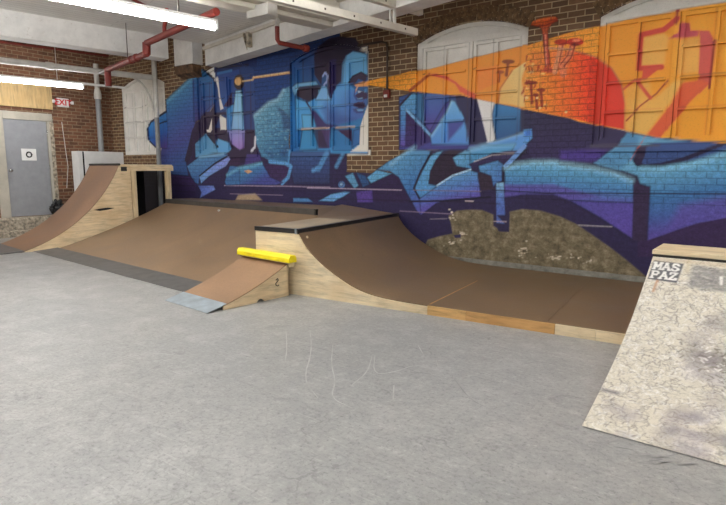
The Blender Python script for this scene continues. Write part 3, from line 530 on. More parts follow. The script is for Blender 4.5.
# ------------------------------------------------------------------ room shell
EX, CZ = -13.4, 4.0
HZ = CZ + .5
RX, BY = 4.6, -7.5
def shell(name, mb, mat): return tag(mb.build(name, mat), kind='structure')
fl = shell('floor', MB().box((EX - .2, BY - .2, -.15), (RX + .2, WY + .2, 0)), M['floor'])
def arch(xl, xr, n=16, ins=0., spr=SPR, rise=RISE):
    c, h = (xl + xr)/2, (xr - xl)/2; rad = (h*h + rise*rise)/(2*rise); zc = spr + rise - rad; r2 = rad - ins; hh = h - ins
    return [(c + x, zc + math.sqrt(max(r2*r2 - x*x, 0))) for x in np.linspace(hh, -hh, n)]
def arch_z(x, xl, xr): c, h = (xl + xr)/2, (xr - xl)/2; rad = (h*h + RISE*RISE)/(2*RISE); return SPR + RISE - rad + np.sqrt(np.maximum(rad*rad - (x - c)**2, 0))
# mural wall: fine grid so the painting keeps its edges, openings cut for the windows, reveals behind
xs = np.concatenate([np.arange(EX, .3, .0125), np.linspace(.3, RX, 24)]); zs = np.arange(0, CZ + .501, .0125)
for xl, xr in WINS:
    for q in (xl, xr): xs[np.argmin(abs(xs - q))] = q
zs[np.argmin(abs(zs - SILL))] = SILL
X, Z = np.meshgrid(xs, zs); nx, nz = len(xs), len(zs)
xm, zm = np.meshgrid((xs[1:] + xs[:-1])/2, (zs[1:] + zs[:-1])/2); keep = np.ones(xm.shape, bool)
for xl, xr in WINS: keep &= ~((xm > xl) & (xm < xr) & (zm > SILL) & (zm < arch_z(xm, xl, xr)))
I = np.arange(nx*nz).reshape(nz, nx); q = np.stack([I[:-1, :-1], I[:-1, 1:], I[1:, 1:], I[1:, :-1]], -1)[keep]
V = np.stack([X, np.full_like(X, WY), Z], -1).reshape(-1, 3)
ev, ef = [], []
for xl, xr in WINS:
    ol = [(xr, SILL)] + [(xr, z) for z in np.linspace(SILL, SPR, 40)] + arch(xl, xr, 60) + [(xl, z) for z in np.linspace(SPR, SILL, 40)] + [(x, SILL) for x in np.linspace(xl, xr, 40)]
    b = len(V) + len(ev); n = len(ol)
    for dy in (-.0, .16): ev += [(x, WY + dy, z) for x, z in ol]
    ef += [(b + i, b + i + 1, b + n + i + 1, b + n + i) for i in range(n - 1)]
V = np.concatenate([V, np.array(ev)]); q = np.concatenate([q, np.array(ef)])
me = bpy.data.meshes.new('wall_back'); me.vertices.add(len(V)); me.vertices.foreach_set('co', V.ravel()); me.loops.add(q.size); me.loops.foreach_set('vertex_index', q.ravel().astype(np.int32))
me.polygons.add(len(q)); me.polygons.foreach_set('loop_start', (np.arange(len(q))*4).astype(np.int32)); me.polygons.foreach_set('loop_total', np.full(len(q), 4, np.int32)); me.materials.append(M['mural']); me.update(calc_edges=True); me.validate()
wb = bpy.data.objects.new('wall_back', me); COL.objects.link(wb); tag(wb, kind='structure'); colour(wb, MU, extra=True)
# end wall with the door opening
DY0, DY1, DZ0, DZ1 = 5.17, 6.08, .42, 2.56
w = MB(); w.box((EX - .2, BY, 0), (EX, DY0 - .06, HZ)); w.box((EX - .2, DY1 + .06, 0), (EX, WY + .2, HZ)); w.box((EX - .2, DY0 - .06, 0), (EX, DY1 + .06, DZ0)); w.box((EX - .2, DY0 - .06, DZ1 + .05), (EX, DY1 + .06, HZ))
shell('wall_left', w, M['brick_end'])
shell('wall_right', MB().box((RX, BY, 0), (RX + .2, WY + .2, CZ)), M['plaster']); shell('wall_front', MB().box((EX - .2, BY - .2, 0), (RX + .2, BY, CZ)), M['plaster'])
shell('trim_1', MB().box((EX - .3, WY + .17, 0), (RX + .2, WY + .3, HZ)), M['plaster'])

for k, (xl, xr) in enumerate(WINS):
    if k < 3: continue
    ab = MB(); o0, o1 = arch(xl - .03, xr + .03, 27), None; c = (xl + xr)/2
    hh_ = (xr - xl)/2; rad = (hh_*hh_ + RISE*RISE)/(2*RISE); zc = SPR + RISE - rad; amax = math.asin(min(hh_/rad, 1)) + .01; nb = 25
    for i in range(nb):
        a0, a1 = -amax + 2*amax*i/nb + .006/rad, -amax + 2*amax*(i + 1)/nb - .006/rad
        ab.prism([(c + r_*math.sin(a), zc + r_*math.cos(a)) for r_, a in ((rad + .006, a0), (rad + .006, a1), (rad + .205, a1), (rad + .205, a0))], WY - .006, WY + .01, 1)
    tag(ab.build('trim_%d' % (k + 4), M['brick_arch']), kind='structure')
# ------------------------------------------------------------------ windows (all boarded and painted over)
def grid_front(mb, x0, x1, z0, z1, y, yb, st=.02, mask=None):
    nx = max(int((x1 - x0)/st), 1); nz = max(int((z1 - z0)/st), 1); gx = np.linspace(x0, x1, nx + 1); gz = np.linspace(z0, z1, nz + 1)
    vs = [(a, y, b) for b in gz for a in gx]; fs = []
    for j in range(nz):
        for i in range(nx):
            if mask is None or mask((gx[i] + gx[i+1])/2, (gz[j] + gz[j+1])/2): k = j*(nx+1) + i; fs.append((k, k + 1, k + nx + 2, k + nx + 1))
    mb.add(vs, fs)
    if yb is not None:
        rim = [i for i in range(nx)] + [j*(nx+1) + nx for j in range(nz)] + [nz*(nx+1) + i for i in range(nx, 0, -1)] + [j*(nx+1) for j in range(nz, 0, -1)]
        a = [vs[i] for i in rim]; n = len(a); mb.add(a + [(v[0], yb, v[2]) for v in a], [(i, n + i, n + (i+1) % n, (i+1) % n) for i in range(n)])
for k, (xl, xr) in enumerate(WINS):
    wn = thing('window_%d' % (k + 1), None, None, ((xl + xr)/2, WY, SILL), kind='structure'); ox, oz = (xl + xr)/2, SILL
    def part(name, mb):
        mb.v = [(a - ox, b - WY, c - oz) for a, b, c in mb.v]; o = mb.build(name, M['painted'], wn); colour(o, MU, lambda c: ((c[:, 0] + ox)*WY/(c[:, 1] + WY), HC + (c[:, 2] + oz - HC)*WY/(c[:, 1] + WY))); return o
    yf, yp = WY + .045, WY + .095
    b = MB(); grid_front(b, xl + .02, xr - .02, SILL + .01, SPR + RISE, yp, None, .0125, lambda x, z: z < arch_z(np.array(x), xl, xr)); part('pane', b)
    fw = .09 if k == 3 else .07
    f = MB(); grid_front(f, xl, xl + fw, SILL, SPR + .02, yf, yp + .02); grid_front(f, xr - fw, xr, SILL, SPR + .02, yf, yp + .02); grid_front(f, xl + fw, xr - fw, SILL, ROWS[0] - .03, yf, yp + .02); grid_front(f, xl + fw, xr - fw, ROWS[4], ROWS[4] + .07, yf, yp + .02)
    A, B = arch(xl, xr, 50), arch(xl, xr, 50, .055); n = 50
    f.add([(x, yf + .01, z) for x, z in A] + [(x, yf + .01, max(z, SPR - .05)) for x, z in B] + [(x, yp + .01, max(z, SPR - .05)) for x, z in B], [(i, i + 1, n + i + 1, n + i) for i in range(n-1)] + [(n + i, n + i + 1, 2*n + i + 1, 2*n + i) for i in range(n-1)])
    part('window_frame', f)
    cx = ox + (.02 if k in (3,) else 0.)
    m = MB(); grid_front(m, cx - .03, cx + .03, ROWS[0] - .03, ROWS[4], yf - .012, yp + .02); part('mullion', m)
    for sx0, sx1 in ((xl + fw, cx - .03), (cx + .03, xr - fw)):
        sh = MB(); st = .05
        grid_front(sh, sx0 + .004, sx0 + st, ROWS[0] - .03, ROWS[4], yf + .012, yp + .01); grid_front(sh, sx1 - st, sx1 - .004, ROWS[0] - .03, ROWS[4], yf + .012, yp + .01); grid_front(sh, sx0 + st, sx1 - st, ROWS[4] - .05, ROWS[4] - .003, yf + .012, yp + .01); grid_front(sh, sx0 + st, sx1 - st, ROWS[0] - .03, ROWS[0], yf + .012, yp + .01)
        part('sash', sh)
        mm = MB(); mx = (sx0 + sx1)/2
        grid_front(mm, mx - .013, mx + .013, ROWS[0], ROWS[4] - .05, yf + .008, yp + .01)
        for rz in ROWS[1:4]: grid_front(mm, sx0 + st, sx1 - st, rz - .015, rz + .015, yf + .002, yp + .01)
        part('muntins', mm)
    if k:
        sl = MB(); grid_front(sl, xl - .06, xr + .06, SILL - .09, SILL, WY - .03, WY + .01)
        n = 60; gx = np.linspace(xl - .06, xr + .06, n); sl.add([(x, WY - .03, SILL) for x in gx] + [(x, yp, SILL + .004) for x in gx], [(i, i + 1, n + i + 1, n + i) for i in range(n - 1)]); part('window_sill', sl)

# ------------------------------------------------------------------ door in the end wall
d = thing('door_1', None, None, (EX, (DY0 + DY1)/2, DZ0), kind='structure'); hw = (DY1 - DY0)/2; hh = DZ1 - DZ0
MB().box((-.06, -hw + .01, .01), (-.01, hw - .01, hh - .01)).build('door_leaf', M['door'], d, bevel=.004)
fr = MB(); fr.box((-.08, -hw - .2, -.0), (.03, -hw, hh + .17)); fr.box((-.08, hw, 0), (.025, hw + .05, hh + .0)); fr.box((-.08, -hw, hh), (.03, hw + .12, hh + .17)); fr.build('door_frame', M['frame'], d, bevel=.006)
h = MB(); h.lathe([(.034, 0), (.034, .012), (.014, .016), (.014, .05), (.03, .056), (.032, .075), (.02, .088), (.0, .09)], (-.01, -hw + .07, 1.03), (1, 0, 0)); h.build('door_handle', M['chrome'], d, True)
for z in (.25, 1.05, 1.85): MB().tube([(0, hw - .004, z), (0, hw - .004, z + .1)], .009, 8).build('hinge', M['chrome'], d)
shell('trim_2', MB().box((EX, 4.3, 2.83), (EX + .05, 6.22, 3.34)), M['board'])
shell('trim_6', MB().box((EX, DY1 + .05, .42), (EX + .012, DY1 + .14, 2.62)), M['stone'])
st = MB(); st.prism([(EX, 0), (EX + .28, 0), (EX + .28, .12), (EX + .2, .15), (EX + .2, .38), (EX + .17, .42), (EX, .42)], 3.9, 6.9, 1); shell('trim_3', st, M['stone'])
# concrete curb along the foot of the painted wall
shell('baseboard_back', MB().box((-4.2, WY - .05, 0), (RX, WY + .02, .16)), M['curb'])

# ------------------------------------------------------------------ beams, pilaster (framing runs 12 degrees off the wall)
TH = R(-12.3); BU = np.array([math.cos(TH), math.sin(TH), 0]); BV = np.array([-math.sin(TH), math.cos(TH), 0])
def fbeam(name, P, dirn, a, b, wd, z0, z1, mat, side=1):
    """timber from P+dirn*a to P+dirn*b, wd wide towards side"""
    n = np.array([-dirn[1], dirn[0], 0])*side
    mb = MB(); c = [P + dirn*a, P + dirn*b, P + dirn*b + n*wd, P + dirn*a + n*wd]
    mb.prism([(float(q[0]), float(q[1])) for q in c], z0, z1, 2); return tag(mb.build(name, mat, bevel=.012), kind='structure')
BZ = 3.57
P1 = onZ(255, 50.7, BZ); fbeam('ceiling_beam', P1, BU, -1.95, 14, .32, BZ, CZ, M['beam'])
P1b = P1 - BV*.06; fbeam('ceiling_beam', P1b, BU, -1.95, 14, .06, BZ + .30, BZ + .36, M['beam2'])
P2 = onZ(77, 45.5, BZ + .03); fbeam('ceiling_beam', P2, BV, -13.5, 1.62, .36, BZ + .02, HZ, M['beam'])
pa, pb = P2 - BV*14, P2 + BV*4; pn = -BU*.1
cm = MB(); cm.prism([(float(q[0]), float(q[1])) for q in (pa + pn, pb + pn, np.array([RX + .2, WY + .2, 0]), np.array([RX + .2, BY - .2, 0]))], CZ, CZ + .12, 2); shell('ceiling', cm, M['ceiling'])
cm = MB(); cm.prism([(float(q[0]), float(q[1])) for q in (pa + pn, pb + pn, np.array([EX - .2, WY + .2, 0]), np.array([EX - .2, BY - .2, 0]))], HZ, HZ + .12, 2); shell('ceiling', cm, M['ceiling'])
P3 = onZ(300, 27.5, BZ + .02); L3 = (onZ(328, 32.6, BZ) - P3) @ BV
fbeam('ceiling_beam', P3, BV, -12, L3 - .003, -.16, BZ + .05, CZ, M['beam2']); fbeam('ceiling_beam', P3 + BU*.16, BV, -12, L3 - .003, -.26, BZ + .005, CZ, M['beam2']); fbeam('ceiling_beam', P3 + BU*.42, BV, -12, L3 - .003, -.16, BZ + .07, CZ, M['beam2'])
P4 = P3 + BU*4.4; fbeam('ceiling_beam', P4, BV, -12, L3 - .2, -.4, BZ + .05, CZ, M['beam2'])
pl = MB(); pl.box((-10.36, 7.40, 3.66), (-9.74, 7.66, HZ)); shell('trim_4', pl, M['beam'])
pl = MB(); pl.prism([(7.66, 3.42), (7.66, 3.66), (7.42, 3.66), (7.46, 3.5)], -10.42, -9.8, 0); tag(pl.build('trim_5', M['brick_dark']), kind='structure')

# ------------------------------------------------------------------ ramps
def profile(mb, pts, x0, x1, th=.012, n=1):
    """sheet following (y,z) points, th thick, from x0 to x1"""
    top = list(pts); bot = [(a, b - th) for a, b in pts]
    mb.prism(top + bot[::-1], x0, x1, 0)
def side_outline(pts, zb=0.): return list(pts) + [(pts[-1][0], zb), (pts[0][0], zb)]
def arcpts(p0, p1, a0, a1, n=22):
    """circular sweep from p0 to p1 with slope angle a0 -> a1 (degrees), fitted to both ends"""
    t = np.linspace(0, 1, n); an = np.radians(a0 + (a1 - a0)*t); dx, dz = np.cos(an), np.sin(an)
    x = np.concatenate([[0], np.cumsum((dx[1:] + dx[:-1])/2)]); z = np.concatenate([[0], np.cumsum((dz[1:] + dz[:-1])/2)])
    x = p0[0] + x/x[-1]*(p1[0] - p0[0]); z = p0[1] + z/z[-1]*(p1[1] - p0[1]); return [(float(a), float(b)) for a, b in zip(x, z)]

# --- tall quarter pipe in the corner
QT = R(-6); q = thing('quarter_pipe', 'tall brown quarter pipe in the corner with plywood side and open box deck', 'skate ramp', (-10.62, 4.2, 0), QT)
QW, QL, QH = 1.42, 1.86, 1.585
pr = arcpts((0, .012), (QL, QH), 15, 65)
b = MB(); profile(b, pr, -QW, 0, .014); b.build('riding_surface', M['brown_qp'], q, True)
b = MB(); b.prism([(.03, 0)] + [(a, z - .016) for a, z in pr[1:]] + [(QL + .22, QH - .016), (QL + .22, 0)], -.022, -.002, 0); sp_ = b.build('side_panel', M['ply_y'], q)
b = MB(); b.prism([(1.30, .70), (1.42, .675), (1.58, .69), (1.72, .72), (1.58, .735), (1.42, .72)], -.002, .001, 0); b.build('slot', M['black'], sp_)
b = MB(); b.prism([(.03, 0)] + [(a, z - .016) for a, z in pr[1:]] + [(QL + .22, QH - .016), (QL + .22, 0)], -QW, -QW + .02, 0); b.build('side_panel', M['ply_y'], q)
MB().tube([(-QW, QL, QH - .005), (.004, QL, QH - .005)], .024, 12).build('coping', M['steel'], q, True)
b = MB(); b.box((-QW, QL + .01, QH - .02), (0, 3.0, QH)); b.build('deck', M['ply'], q)
b = MB(); b.box((-.04, QL + .22, QH - .13), (.012, 3.02, QH - .021)); b.build('deck_rim', M['ply_y'], q, bevel=.004); MB().box((-QW, QL + .22, QH - .13), (-QW + .04, 3.02, QH - .021)).build('deck_rim', M['ply_y'], q)
b = MB(); b.box((-.05, QL + .03, QH - .135), (.003, QL + .15, QH - .05)); b.build('bracket', M['steel'], q)
for y0, zb in ((QL + .235, .6), (2.86, .86)):
    b = MB(); b.box((-.09, y0, 0), (.006, y0 + .1, QH - .13)); b.build('post', M['ply_v'], q, bevel=.004)
    MB().box((-QW, y0, 0), (-QW + .09, y0 + .1, QH - .13)).build('post', M['ply_v'], q)
b = MB(); b.box((-QW + .1, QL + .25, 0), (-QW + .12, 3.0, QH - .14)); b.build('inner_shade_panel', M['black'], q)  # black sheet standing in for the shade inside the open deck box
b = MB(); b.prism([(-.46, .003), (-.46, .008), (.01, .03), (.06, .03), (.06, .003)], -QW - .4, .0, 0); b.build('transition_plate', M['plate_dark'], q)

# --- wide bank
BT = R(-4.5); bu = np.array([math.cos(BT), math.sin(BT)]); bv = np.array([-math.sin(BT), math.cos(BT)])
bo = np.array([-8.28, 4.585]); bk = thing('bank_ramp', 'wide brown bank between the tall quarter pipe and the plywood box, along the mural', 'skate ramp', (bo[0], bo[1], 0), BT)
XL, XR_, BL, BH = -2.20, 2.80, 2.22, .775
bp = arcpts((0, .02), (BL, BH), 14, 24, 14)
for i, (a, c) in enumerate(((XL, XL + 1.22), (XL + 1.222, XL + 2.44), (XL + 2.442, XL + 3.66), (XL + 3.662, XR_))):
    b = MB(); profile(b, bp, a, c, .012); b.build('riding_surface', M['brown_bank'], bk, True)
b = MB(); b.prism([(.06, 0)] + [(a, z - .014) for a, z in bp[1:]] + [(BL, 0)], XR_ - .022, XR_ - .001, 0); b.build('side_panel', M['ply_y'], bk)
b = MB(); b.prism([(-.37, .003), (-.37, .007), (0, .03), (.04, .036), (.04, .003)], XL - .10, XR_ - .02, 0); b.build('transition_plate', M['plate_dark'], bk)
b = MB(); b.prism([(BL, BH - .01), (BL, .862), (BL + .1, .862), (BL + .1, .85), (BL + .014, .85), (BL + .014, BH - .01)], XL, 2.34, 0); b.build('coping', M['steel_grey'], bk, bevel=.003)
b = MB(); b.box((2.335, BL - .006, BH - .05), (2.38, BL + .09, .87)); b.build('coping_end_cap', M['steel'], bk, bevel=.004)
dk = MB()
dpts = [(XL, BL + .1), (2.30, BL + .1), (2.35, 3.20), (XL, 2.86)]
dk.prism(dpts, .838, .858, 2); dk.build('deck', M['deck'], bk)
b = MB(); b.box((XL + .05, BL + .02, 0), (2.3, BL + .05, .80)); b.build('riser', M['ply'], bk)
b = MB(); b.box((-.1, BL - .14, BH - .068), (-.06, BL - .11, BH - .030)); b.build('paint_dab', M['white'], bk)

# --- mini ramp: box with deck, transition, flat
MT = R(4.6); mo = np.array([-4.57, 4.75]); mr = thing('mini_ramp', 'low plywood mini ramp with dark coping, brown curved face and long flat before the mural', 'skate ramp', (mo[0], mo[1], 0), MT)
DZ = .79
cv = [(.150, DZ - .01), (.27, .60), (.44, .455), (.625, .340), (.79, .258), (.94, .192), (1.1, .147), (1.27, .119), (1.55, .104), (1.86, .1)]
def smooth(pts, k=3):
    P = np.array(pts)
    for _ in range(k):
        Q = [P[0]]
        for a, c in zip(P[:-1], P[1:]): Q += [.75*a + .25*c, .25*a + .75*c]
        Q.append(P[-1]); P = np.array(Q)
    return [tuple(map(float, v)) for v in P]
cv = smooth(cv, 2); MD = 2.72; FE = 3.80; MS = lambda x: 2.82 - .0805*x
skew = lambda y: -.15*y                                            # coping runs slightly off square
b = MB(); n = len(cv)
vs = [(x + skew(y)*(1 - max(min((x - .165)/1.7, 1), 0)), y*MS(x), z) for y in np.linspace(.0, 1, 5) for x, z in cv]
vb = [(x - .008, y, z - .012) for x, y, z in vs]; N = len(vs)
fs = [(j*n + i, j*n + i + 1, (j+1)*n + i + 1, (j+1)*n + i) for j in range(4) for i in range(n - 1)]
b.add(vs + vb, fs + [tuple(k + N for k in f) for f in fs] + [(i, i + 1, N + i + 1, N + i) for i in range(n - 1)] + [(4*n + i, 4*n + i + 1, N + 4*n + i + 1, N + 4*n + i) for i in range(n - 1)])
b.build('curved_face', M['brown_mini'], mr, True)
for a, c in ((1.862, 3.07), (3.073, FE)): b = MB(); b.prism([(a, 0), (c, 0), (c, MS(c)), (a, MS(a))], .088, .1, 2); b.build('flat_panel', M['brown_mini'], mr)
b = MB(); b.add([(1.852, .04, .1013), (1.872, .04, .1013), (1.868, 1.5, .1013), (1.858, 1.5, .1013)], [(0, 1, 2, 3)]); b.build('worn_seam', M['ply_dark'], mr)
fp = [(-.5, 0), (-.5, DZ - .012), (.155, DZ - .012)] + [(x - .004, z - .013) for x, z in cv[1:]] + [(1.86, 0)]
b = MB(); b.prism(fp, -.02, 0., 1); b.build('side_panel', M['ply'], mr)
for a, c, mt in ((1.863, 2.28, 'pine'), (2.283, 3.15, 'ply_dark'), (3.153, 3.50, 'ply'), (3.503, FE, 'ply')):
    b = MB(); b.box((a, -.02, 0), (c, .0, .098)); b.build('edge_board', M[mt], mr, bevel=.002)
# angle-iron coping over the curved face and along the front of the deck
b = MB(); y0, y1 = -.025, MS(0) + .01; x0, x1 = .16, .16 + skew(1)
b.add([(x0 + .012, y0, DZ - .05), (x0 + .012, y0, DZ + .006), (x0 - .05, y0, DZ + .006), (x0 - .05, y0, DZ - .002), (x0, y0, DZ - .002), (x0, y0, DZ - .05), (x1 + .012, y1, DZ - .05), (x1 + .012, y1, DZ + .006), (x1 - .05, y1, DZ + .006), (x1 - .05, y1, DZ - .002), (x1, y1, DZ - .002), (x1, y1, DZ - .05)], [(0, 1, 2, 3, 4, 5), (11, 10, 9, 8, 7, 6)] + [(i, (i+1) % 6, 6 + (i+1) % 6, 6 + i) for i in range(6)])
b.build('coping', M['steel'], mr)
b = MB(); b.box((-.51, -.03, DZ - .045), (.13, -.018, DZ + .006)); b.box((-.51, -.03, DZ), (.13, .03, DZ + .006)); b.build('front_edge_angle', M['steel'], mr)
b = MB(); b.box((.13, -.034, DZ - .048), (.152, -.016, DZ + .008)); b.build('angle_joint', M['plate_pale'], mr)
for (x, y) in ((.22, .06),):
    b = MB(); b.lathe([(.016, 0), (.016, .01)], (x + .02, y, .70), (1, 0, .5), 10); b.build('bolt_cap', M['ply'], mr)
# deck: front board, then a board that climbs to the deck behind the bank
b = MB(); b.prism([(-.5, .03), (.11, .03), (.11 + skew(.51), 1.45), (-.62, 1.45)], DZ - .018, DZ, 2); b.build('deck', M['deck_pale'], mr)
b = MB(); z0, z1 = DZ, .845; A = [(-.62, 1.453, DZ + .0), (.025, 1.453, DZ), (-.045, 2.80, DZ), (-1.12, 2.86, .895), (-.99, 1.98, .872)]
b.add(A + [(x, y, z - .02) for x, y, z in A], [(0, 1, 2), (0, 2, 3), (0, 3, 4), (5, 7, 6), (5, 8, 7), (5, 9, 8)] + [(i, (i+1) % 5, 5 + (i+1) % 5, 5 + i) for i in range(5)]); b.build('deck', M['deck'], mr)
b = MB(); b.box((-.52, -.0, 0), (-.5, 1.4, DZ - .02)); b.build('side_panel', M['ply_y'], mr)

# --- kicker in front of the box
KT = R(-5); kk = thing('kicker_ramp', 'small wooden kicker ramp with pale metal toe plate, in front of the plywood box', 'skate ramp', (-4.575, 3.53, 0), KT)
KW, KL, KH = .86, 1.13, .405
kp = arcpts((.2, .05), (KL, KH), 13, 26, 12)
b = MB(); profile(b, kp, -KW, 0, .01); b.build('riding_surface', M['brown_kick'], kk, True)
b = MB(); b.prism([(0, .004), (0, .008), (.24, .066), (.24, .058)], -KW, .0, 0); b.build('toe_plate', M['plate_pale'], kk)
for x in (-.02, -KW):
    arch_ = [(.70 + .05*math.cos(a), max(.035*math.sin(a), 0)) for a in np.linspace(0, math.pi, 9)]
    b = MB(); b.prism([(.2, .0), (.2, .044)] + [(a, z - .01) for a, z in kp[1:]] + [(KL, 0)] + arch_, x, x + .02, 0); sd = b.build('side_panel', M['ply_y'], kk)
    if x == -.02:
        g = MB(); g.tube([(.001, .93, .22), (.001, .955, .235), (.001, .965, .215), (.001, .945, .195), (.001, .925, .18), (.001, .93, .155), (.001, .955, .145), (.001, .972, .155)], .006, 6); g.build('ink_mark', M['ink'], sd)
MB().box((-KW, KL - .02, 0), (0, KL, KH - .012)).build('back_panel', M['ply'], kk)
b = MB(); b.box((-KW + .02, KL - .06, KH - .004), (.045, KL + .05, KH + .012)); b.box((.02, KL - .03, KH - .05), (.05, KL + .05, KH - .004)); b.build('top_board', M['ply'], kk, bevel=.003)
yb = thing('parking_block', 'long yellow plastic block lying on the top edge of the small kicker', 'block', tuple(np.array([-4.575, 3.53, 0]) + np.array([math.cos(KT), math.sin(KT), 0])*-.40 + np.array([-math.sin(KT), math.cos(KT), 0])*(KL - .04) + np.array([0, 0, KH + .0125])), KT)
b = MB(); b.prism([(-.055, 0), (.065, 0), (.065, .05), (.045, .085), (-.03, .085), (-.055, .05)], -.49, .515, 0); b.build('block_body', M['yellow'], yb, bevel=.005)

# --- grey launch ramp at the right, with a stencilled surface
gp = smooth([(0, .006), (.63, .168), (1.07, .343), (1.46, .552), (1.86, .80)], 3)
GX, GW, GL, GH = -.733, 2.44, 1.86, .80
gr = thing('launch_ramp', 'grey scuffed launch ramp with a white block-letter stencil and a wooden top', 'skate ramp', (GX, 3.222, 0), R(-1.5))
sl_ = [0.]
for a, c in zip(gp[:-1], gp[1:]): sl_.append(sl_[-1] + math.hypot(c[0] - a[0], c[1] - a[1]))
TOT = sl_[-1]
GP = Painter(0, GW, 0, TOT, .005, lambda x, y: (x, y))
rr = random.Random(5)
GP.poly([(-1, -1), (3, -1), (3, 4), (-1, 4)], (216, 209, 193))
for i in range(3600):
    x, y = rr.random()*1.3, rr.random()*TOT; a = rr.uniform(0, 6.3); L = rr.uniform(.015, .05); k = rr.uniform(-1, 1)
    GP.stroke([(x, y), (x + L*math.cos(a), y + L*math.sin(a)), (x + 1.7*L*math.cos(a + k), y + 1.7*L*math.sin(a + k))], rr.uniform(.003, .006), rr.choice([(150, 142, 130), (126, 118, 112), (236, 234, 230), (240, 238, 234), (128, 120, 114)]), .006, rr.uniform(.4, .95))
for i in range(60):
    x, y = .35 + rr.random()*1.2, rr.random()*TOT*.7; GP.poly([(x + rr.uniform(.05, .14)*math.cos(a), y + rr.uniform(.05, .14)*math.sin(a)) for a in np.linspace(0, 6.2, 9)[:-1]], rr.choice([(138, 130, 140), (214, 210, 216), (120, 112, 116)]), None, .05, .3)
for i in range(320):
    x, y = rr.gauss(.72, .16), rr.gauss(.95, .14); GP.stroke([(x, y), (x + rr.uniform(-.03, .03), y + rr.uniform(-.03, .03))], rr.uniform(.004, .012), rr.choice([(104, 94, 86), (126, 116, 106), (236, 232, 228)]), .006, .8)
for i in range(26):
    x, y = .1 + rr.random()*.9, rr.uniform(.0, .35); GP.poly([(x + rr.uniform(.02, .1)*math.cos(a), y + rr.uniform(.02, .06)*math.sin(a)) for a in np.linspace(0, 6.2, 9)[:-1]], rr.choice([(128, 120, 132), (150, 140, 150)]), None, .07, .5)
def letters(x0, y0, wd, ht, paint, op=1.):
    """two rows of slab-serif capitals drawn as strokes in a wd x ht block"""
    T = {'M': [[(.1, 0), (.1, 1), (.5, .35), (.9, 1), (.9, 0)]], 'A': [[(.05, 0), (.5, 1), (.95, 0)], [(.25, .36), (.75, .36)]], 'S': [[(.9, .8), (.7, 1), (.3, 1), (.1, .8), (.2, .6), (.8, .42), (.92, .2), (.7, 0), (.3, 0), (.08, .2)]],
         'P': [[(.15, 0), (.15, 1), (.7, 1), (.9, .78), (.7, .5), (.15, .5)]], 'Z': [[(.1, .8), (.1, 1), (.9, 1), (.1, 0), (.9, 0), (.9, .2)]]}
    SER = {'M': [(.1, 0), (.9, 0), (.1, 1), (.9, 1)], 'A': [(.08, 0), (.92, 0), (.5, 1)], 'P': [(.15, 0), (.15, 1)], 'S': [], 'Z': []}
    for r, word in enumerate(('MAS', 'PAZ')):
        for i, ch in enumerate(word):
            bx, by = x0 + wd*(.06 + .31*i), y0 + ht*(.56 - .46*r); cw, chh = wd*.26, ht*.34
            f = lambda q: (bx + q[0]*cw, by + q[1]*chh)
            for st_ in T[ch]: GP.stroke([f(q) for q in st_], ht*.075, paint, .008, op)
            for q in SER[ch]: GP.stroke([f((q[0] - .16, q[1])), f((q[0] + .16, q[1]))], ht*.06, paint, .008, op)
top = TOT
GP.poly([(.012, top - .30), (.225, top - .31), (.235, top - .07), (.02, top - .06)], (84, 84, 90), None, .010)
letters(.018, top - .30, .205, .235, (236, 234, 230))
GP.poly([(.30, top - .34), (.62, top - .36), (.62, top - .10), (.30, top - .08)], (122, 120, 122), None, .04, .8)
for i in range(160):
    x, y = rr.uniform(.28, .66), top - rr.uniform(.08, .36); GP.ell((x, y), rr.uniform(.004, .014), rr.uniform(.003, .010), rr.choice([(196, 190, 180), (104, 102, 104), (170, 166, 160)]), None, .012, .7)
GP.stroke([(.50, top - .19), (.51, top - .27)], .02, (230, 228, 224), .012)
GP.stroke([(.085, top - .31), (.08, top - .44)], .014, (186, 128, 84), .02); GP.stroke([(.26, top), (.27, top - .16)], .03, (190, 176, 140), .05, .7); GP.stroke([(.0, top - .04), (2.4, top - .05)], .05, (198, 178, 146), .04, .6)
GP.stroke([(.02, .40), (.10, .40)], .03, (120, 114, 120), .03)
nx_, ny_ = int(GW/.006), int(TOT/.006); gx = np.linspace(0, GW, nx_); gs = np.linspace(0, TOT, ny_)
gy, gz = np.interp(gs, sl_, [a for a, _ in gp]), np.interp(gs, sl_, [c for _, c in gp])
VX, VY = np.meshgrid(gx, gy); _, VZ = np.meshgrid(gx, gz); V = np.stack([VX, VY, VZ], -1).reshape(-1, 3); I = np.arange(nx_*ny_).reshape(ny_, nx_)
q4 = np.stack([I[:-1, :-1], I[:-1, 1:], I[1:, 1:], I[1:, :-1]], -1).reshape(-1, 4)
me = bpy.data.meshes.new('riding_surface'); me.from_pydata(V.tolist(), [], q4.tolist()); me.polygons.foreach_set('use_smooth', [True]*len(me.polygons)); me.update()
t = NT('scuffed_grey_ramp'); at = t.n('ShaderNodeAttribute', attribute_name='paint'); vv = t.coord(); nf = t.noise(vv, 60, 5, .75); nm = t.noise(vv, 9, 5, .7)
vo = t.n('ShaderNodeTexVoronoi', feature='DISTANCE_TO_EDGE'); t.l(wobble(t, vv, .06, 8), vo.inputs['Vector']); vo.inputs['Scale'].default_value = 34
c_ = t.mix(t.rng(vo.outputs['Distance'], 0, .09, .10, 0), at.outputs['Color'], rgba((120, 112, 98))); c_ = t.mix(t.rng(nf, .54, .7, 0, .55), c_, rgba((116, 106, 96))); c_ = t.mix(t.rng(nf, .44, .3, 0, .3), c_, rgba((236, 232, 222)))
c_ = t.mix(t.rng(nm, .5, .75, 0, .3), c_, rgba((150, 142, 136)))
M['launch'] = t.done(c_, .5, 0, t.bump(nf, .2, .003)); me.materials.append(M['launch'])
go = bpy.data.objects.new('riding_surface', me); COL.objects.link(go); go.parent = gr
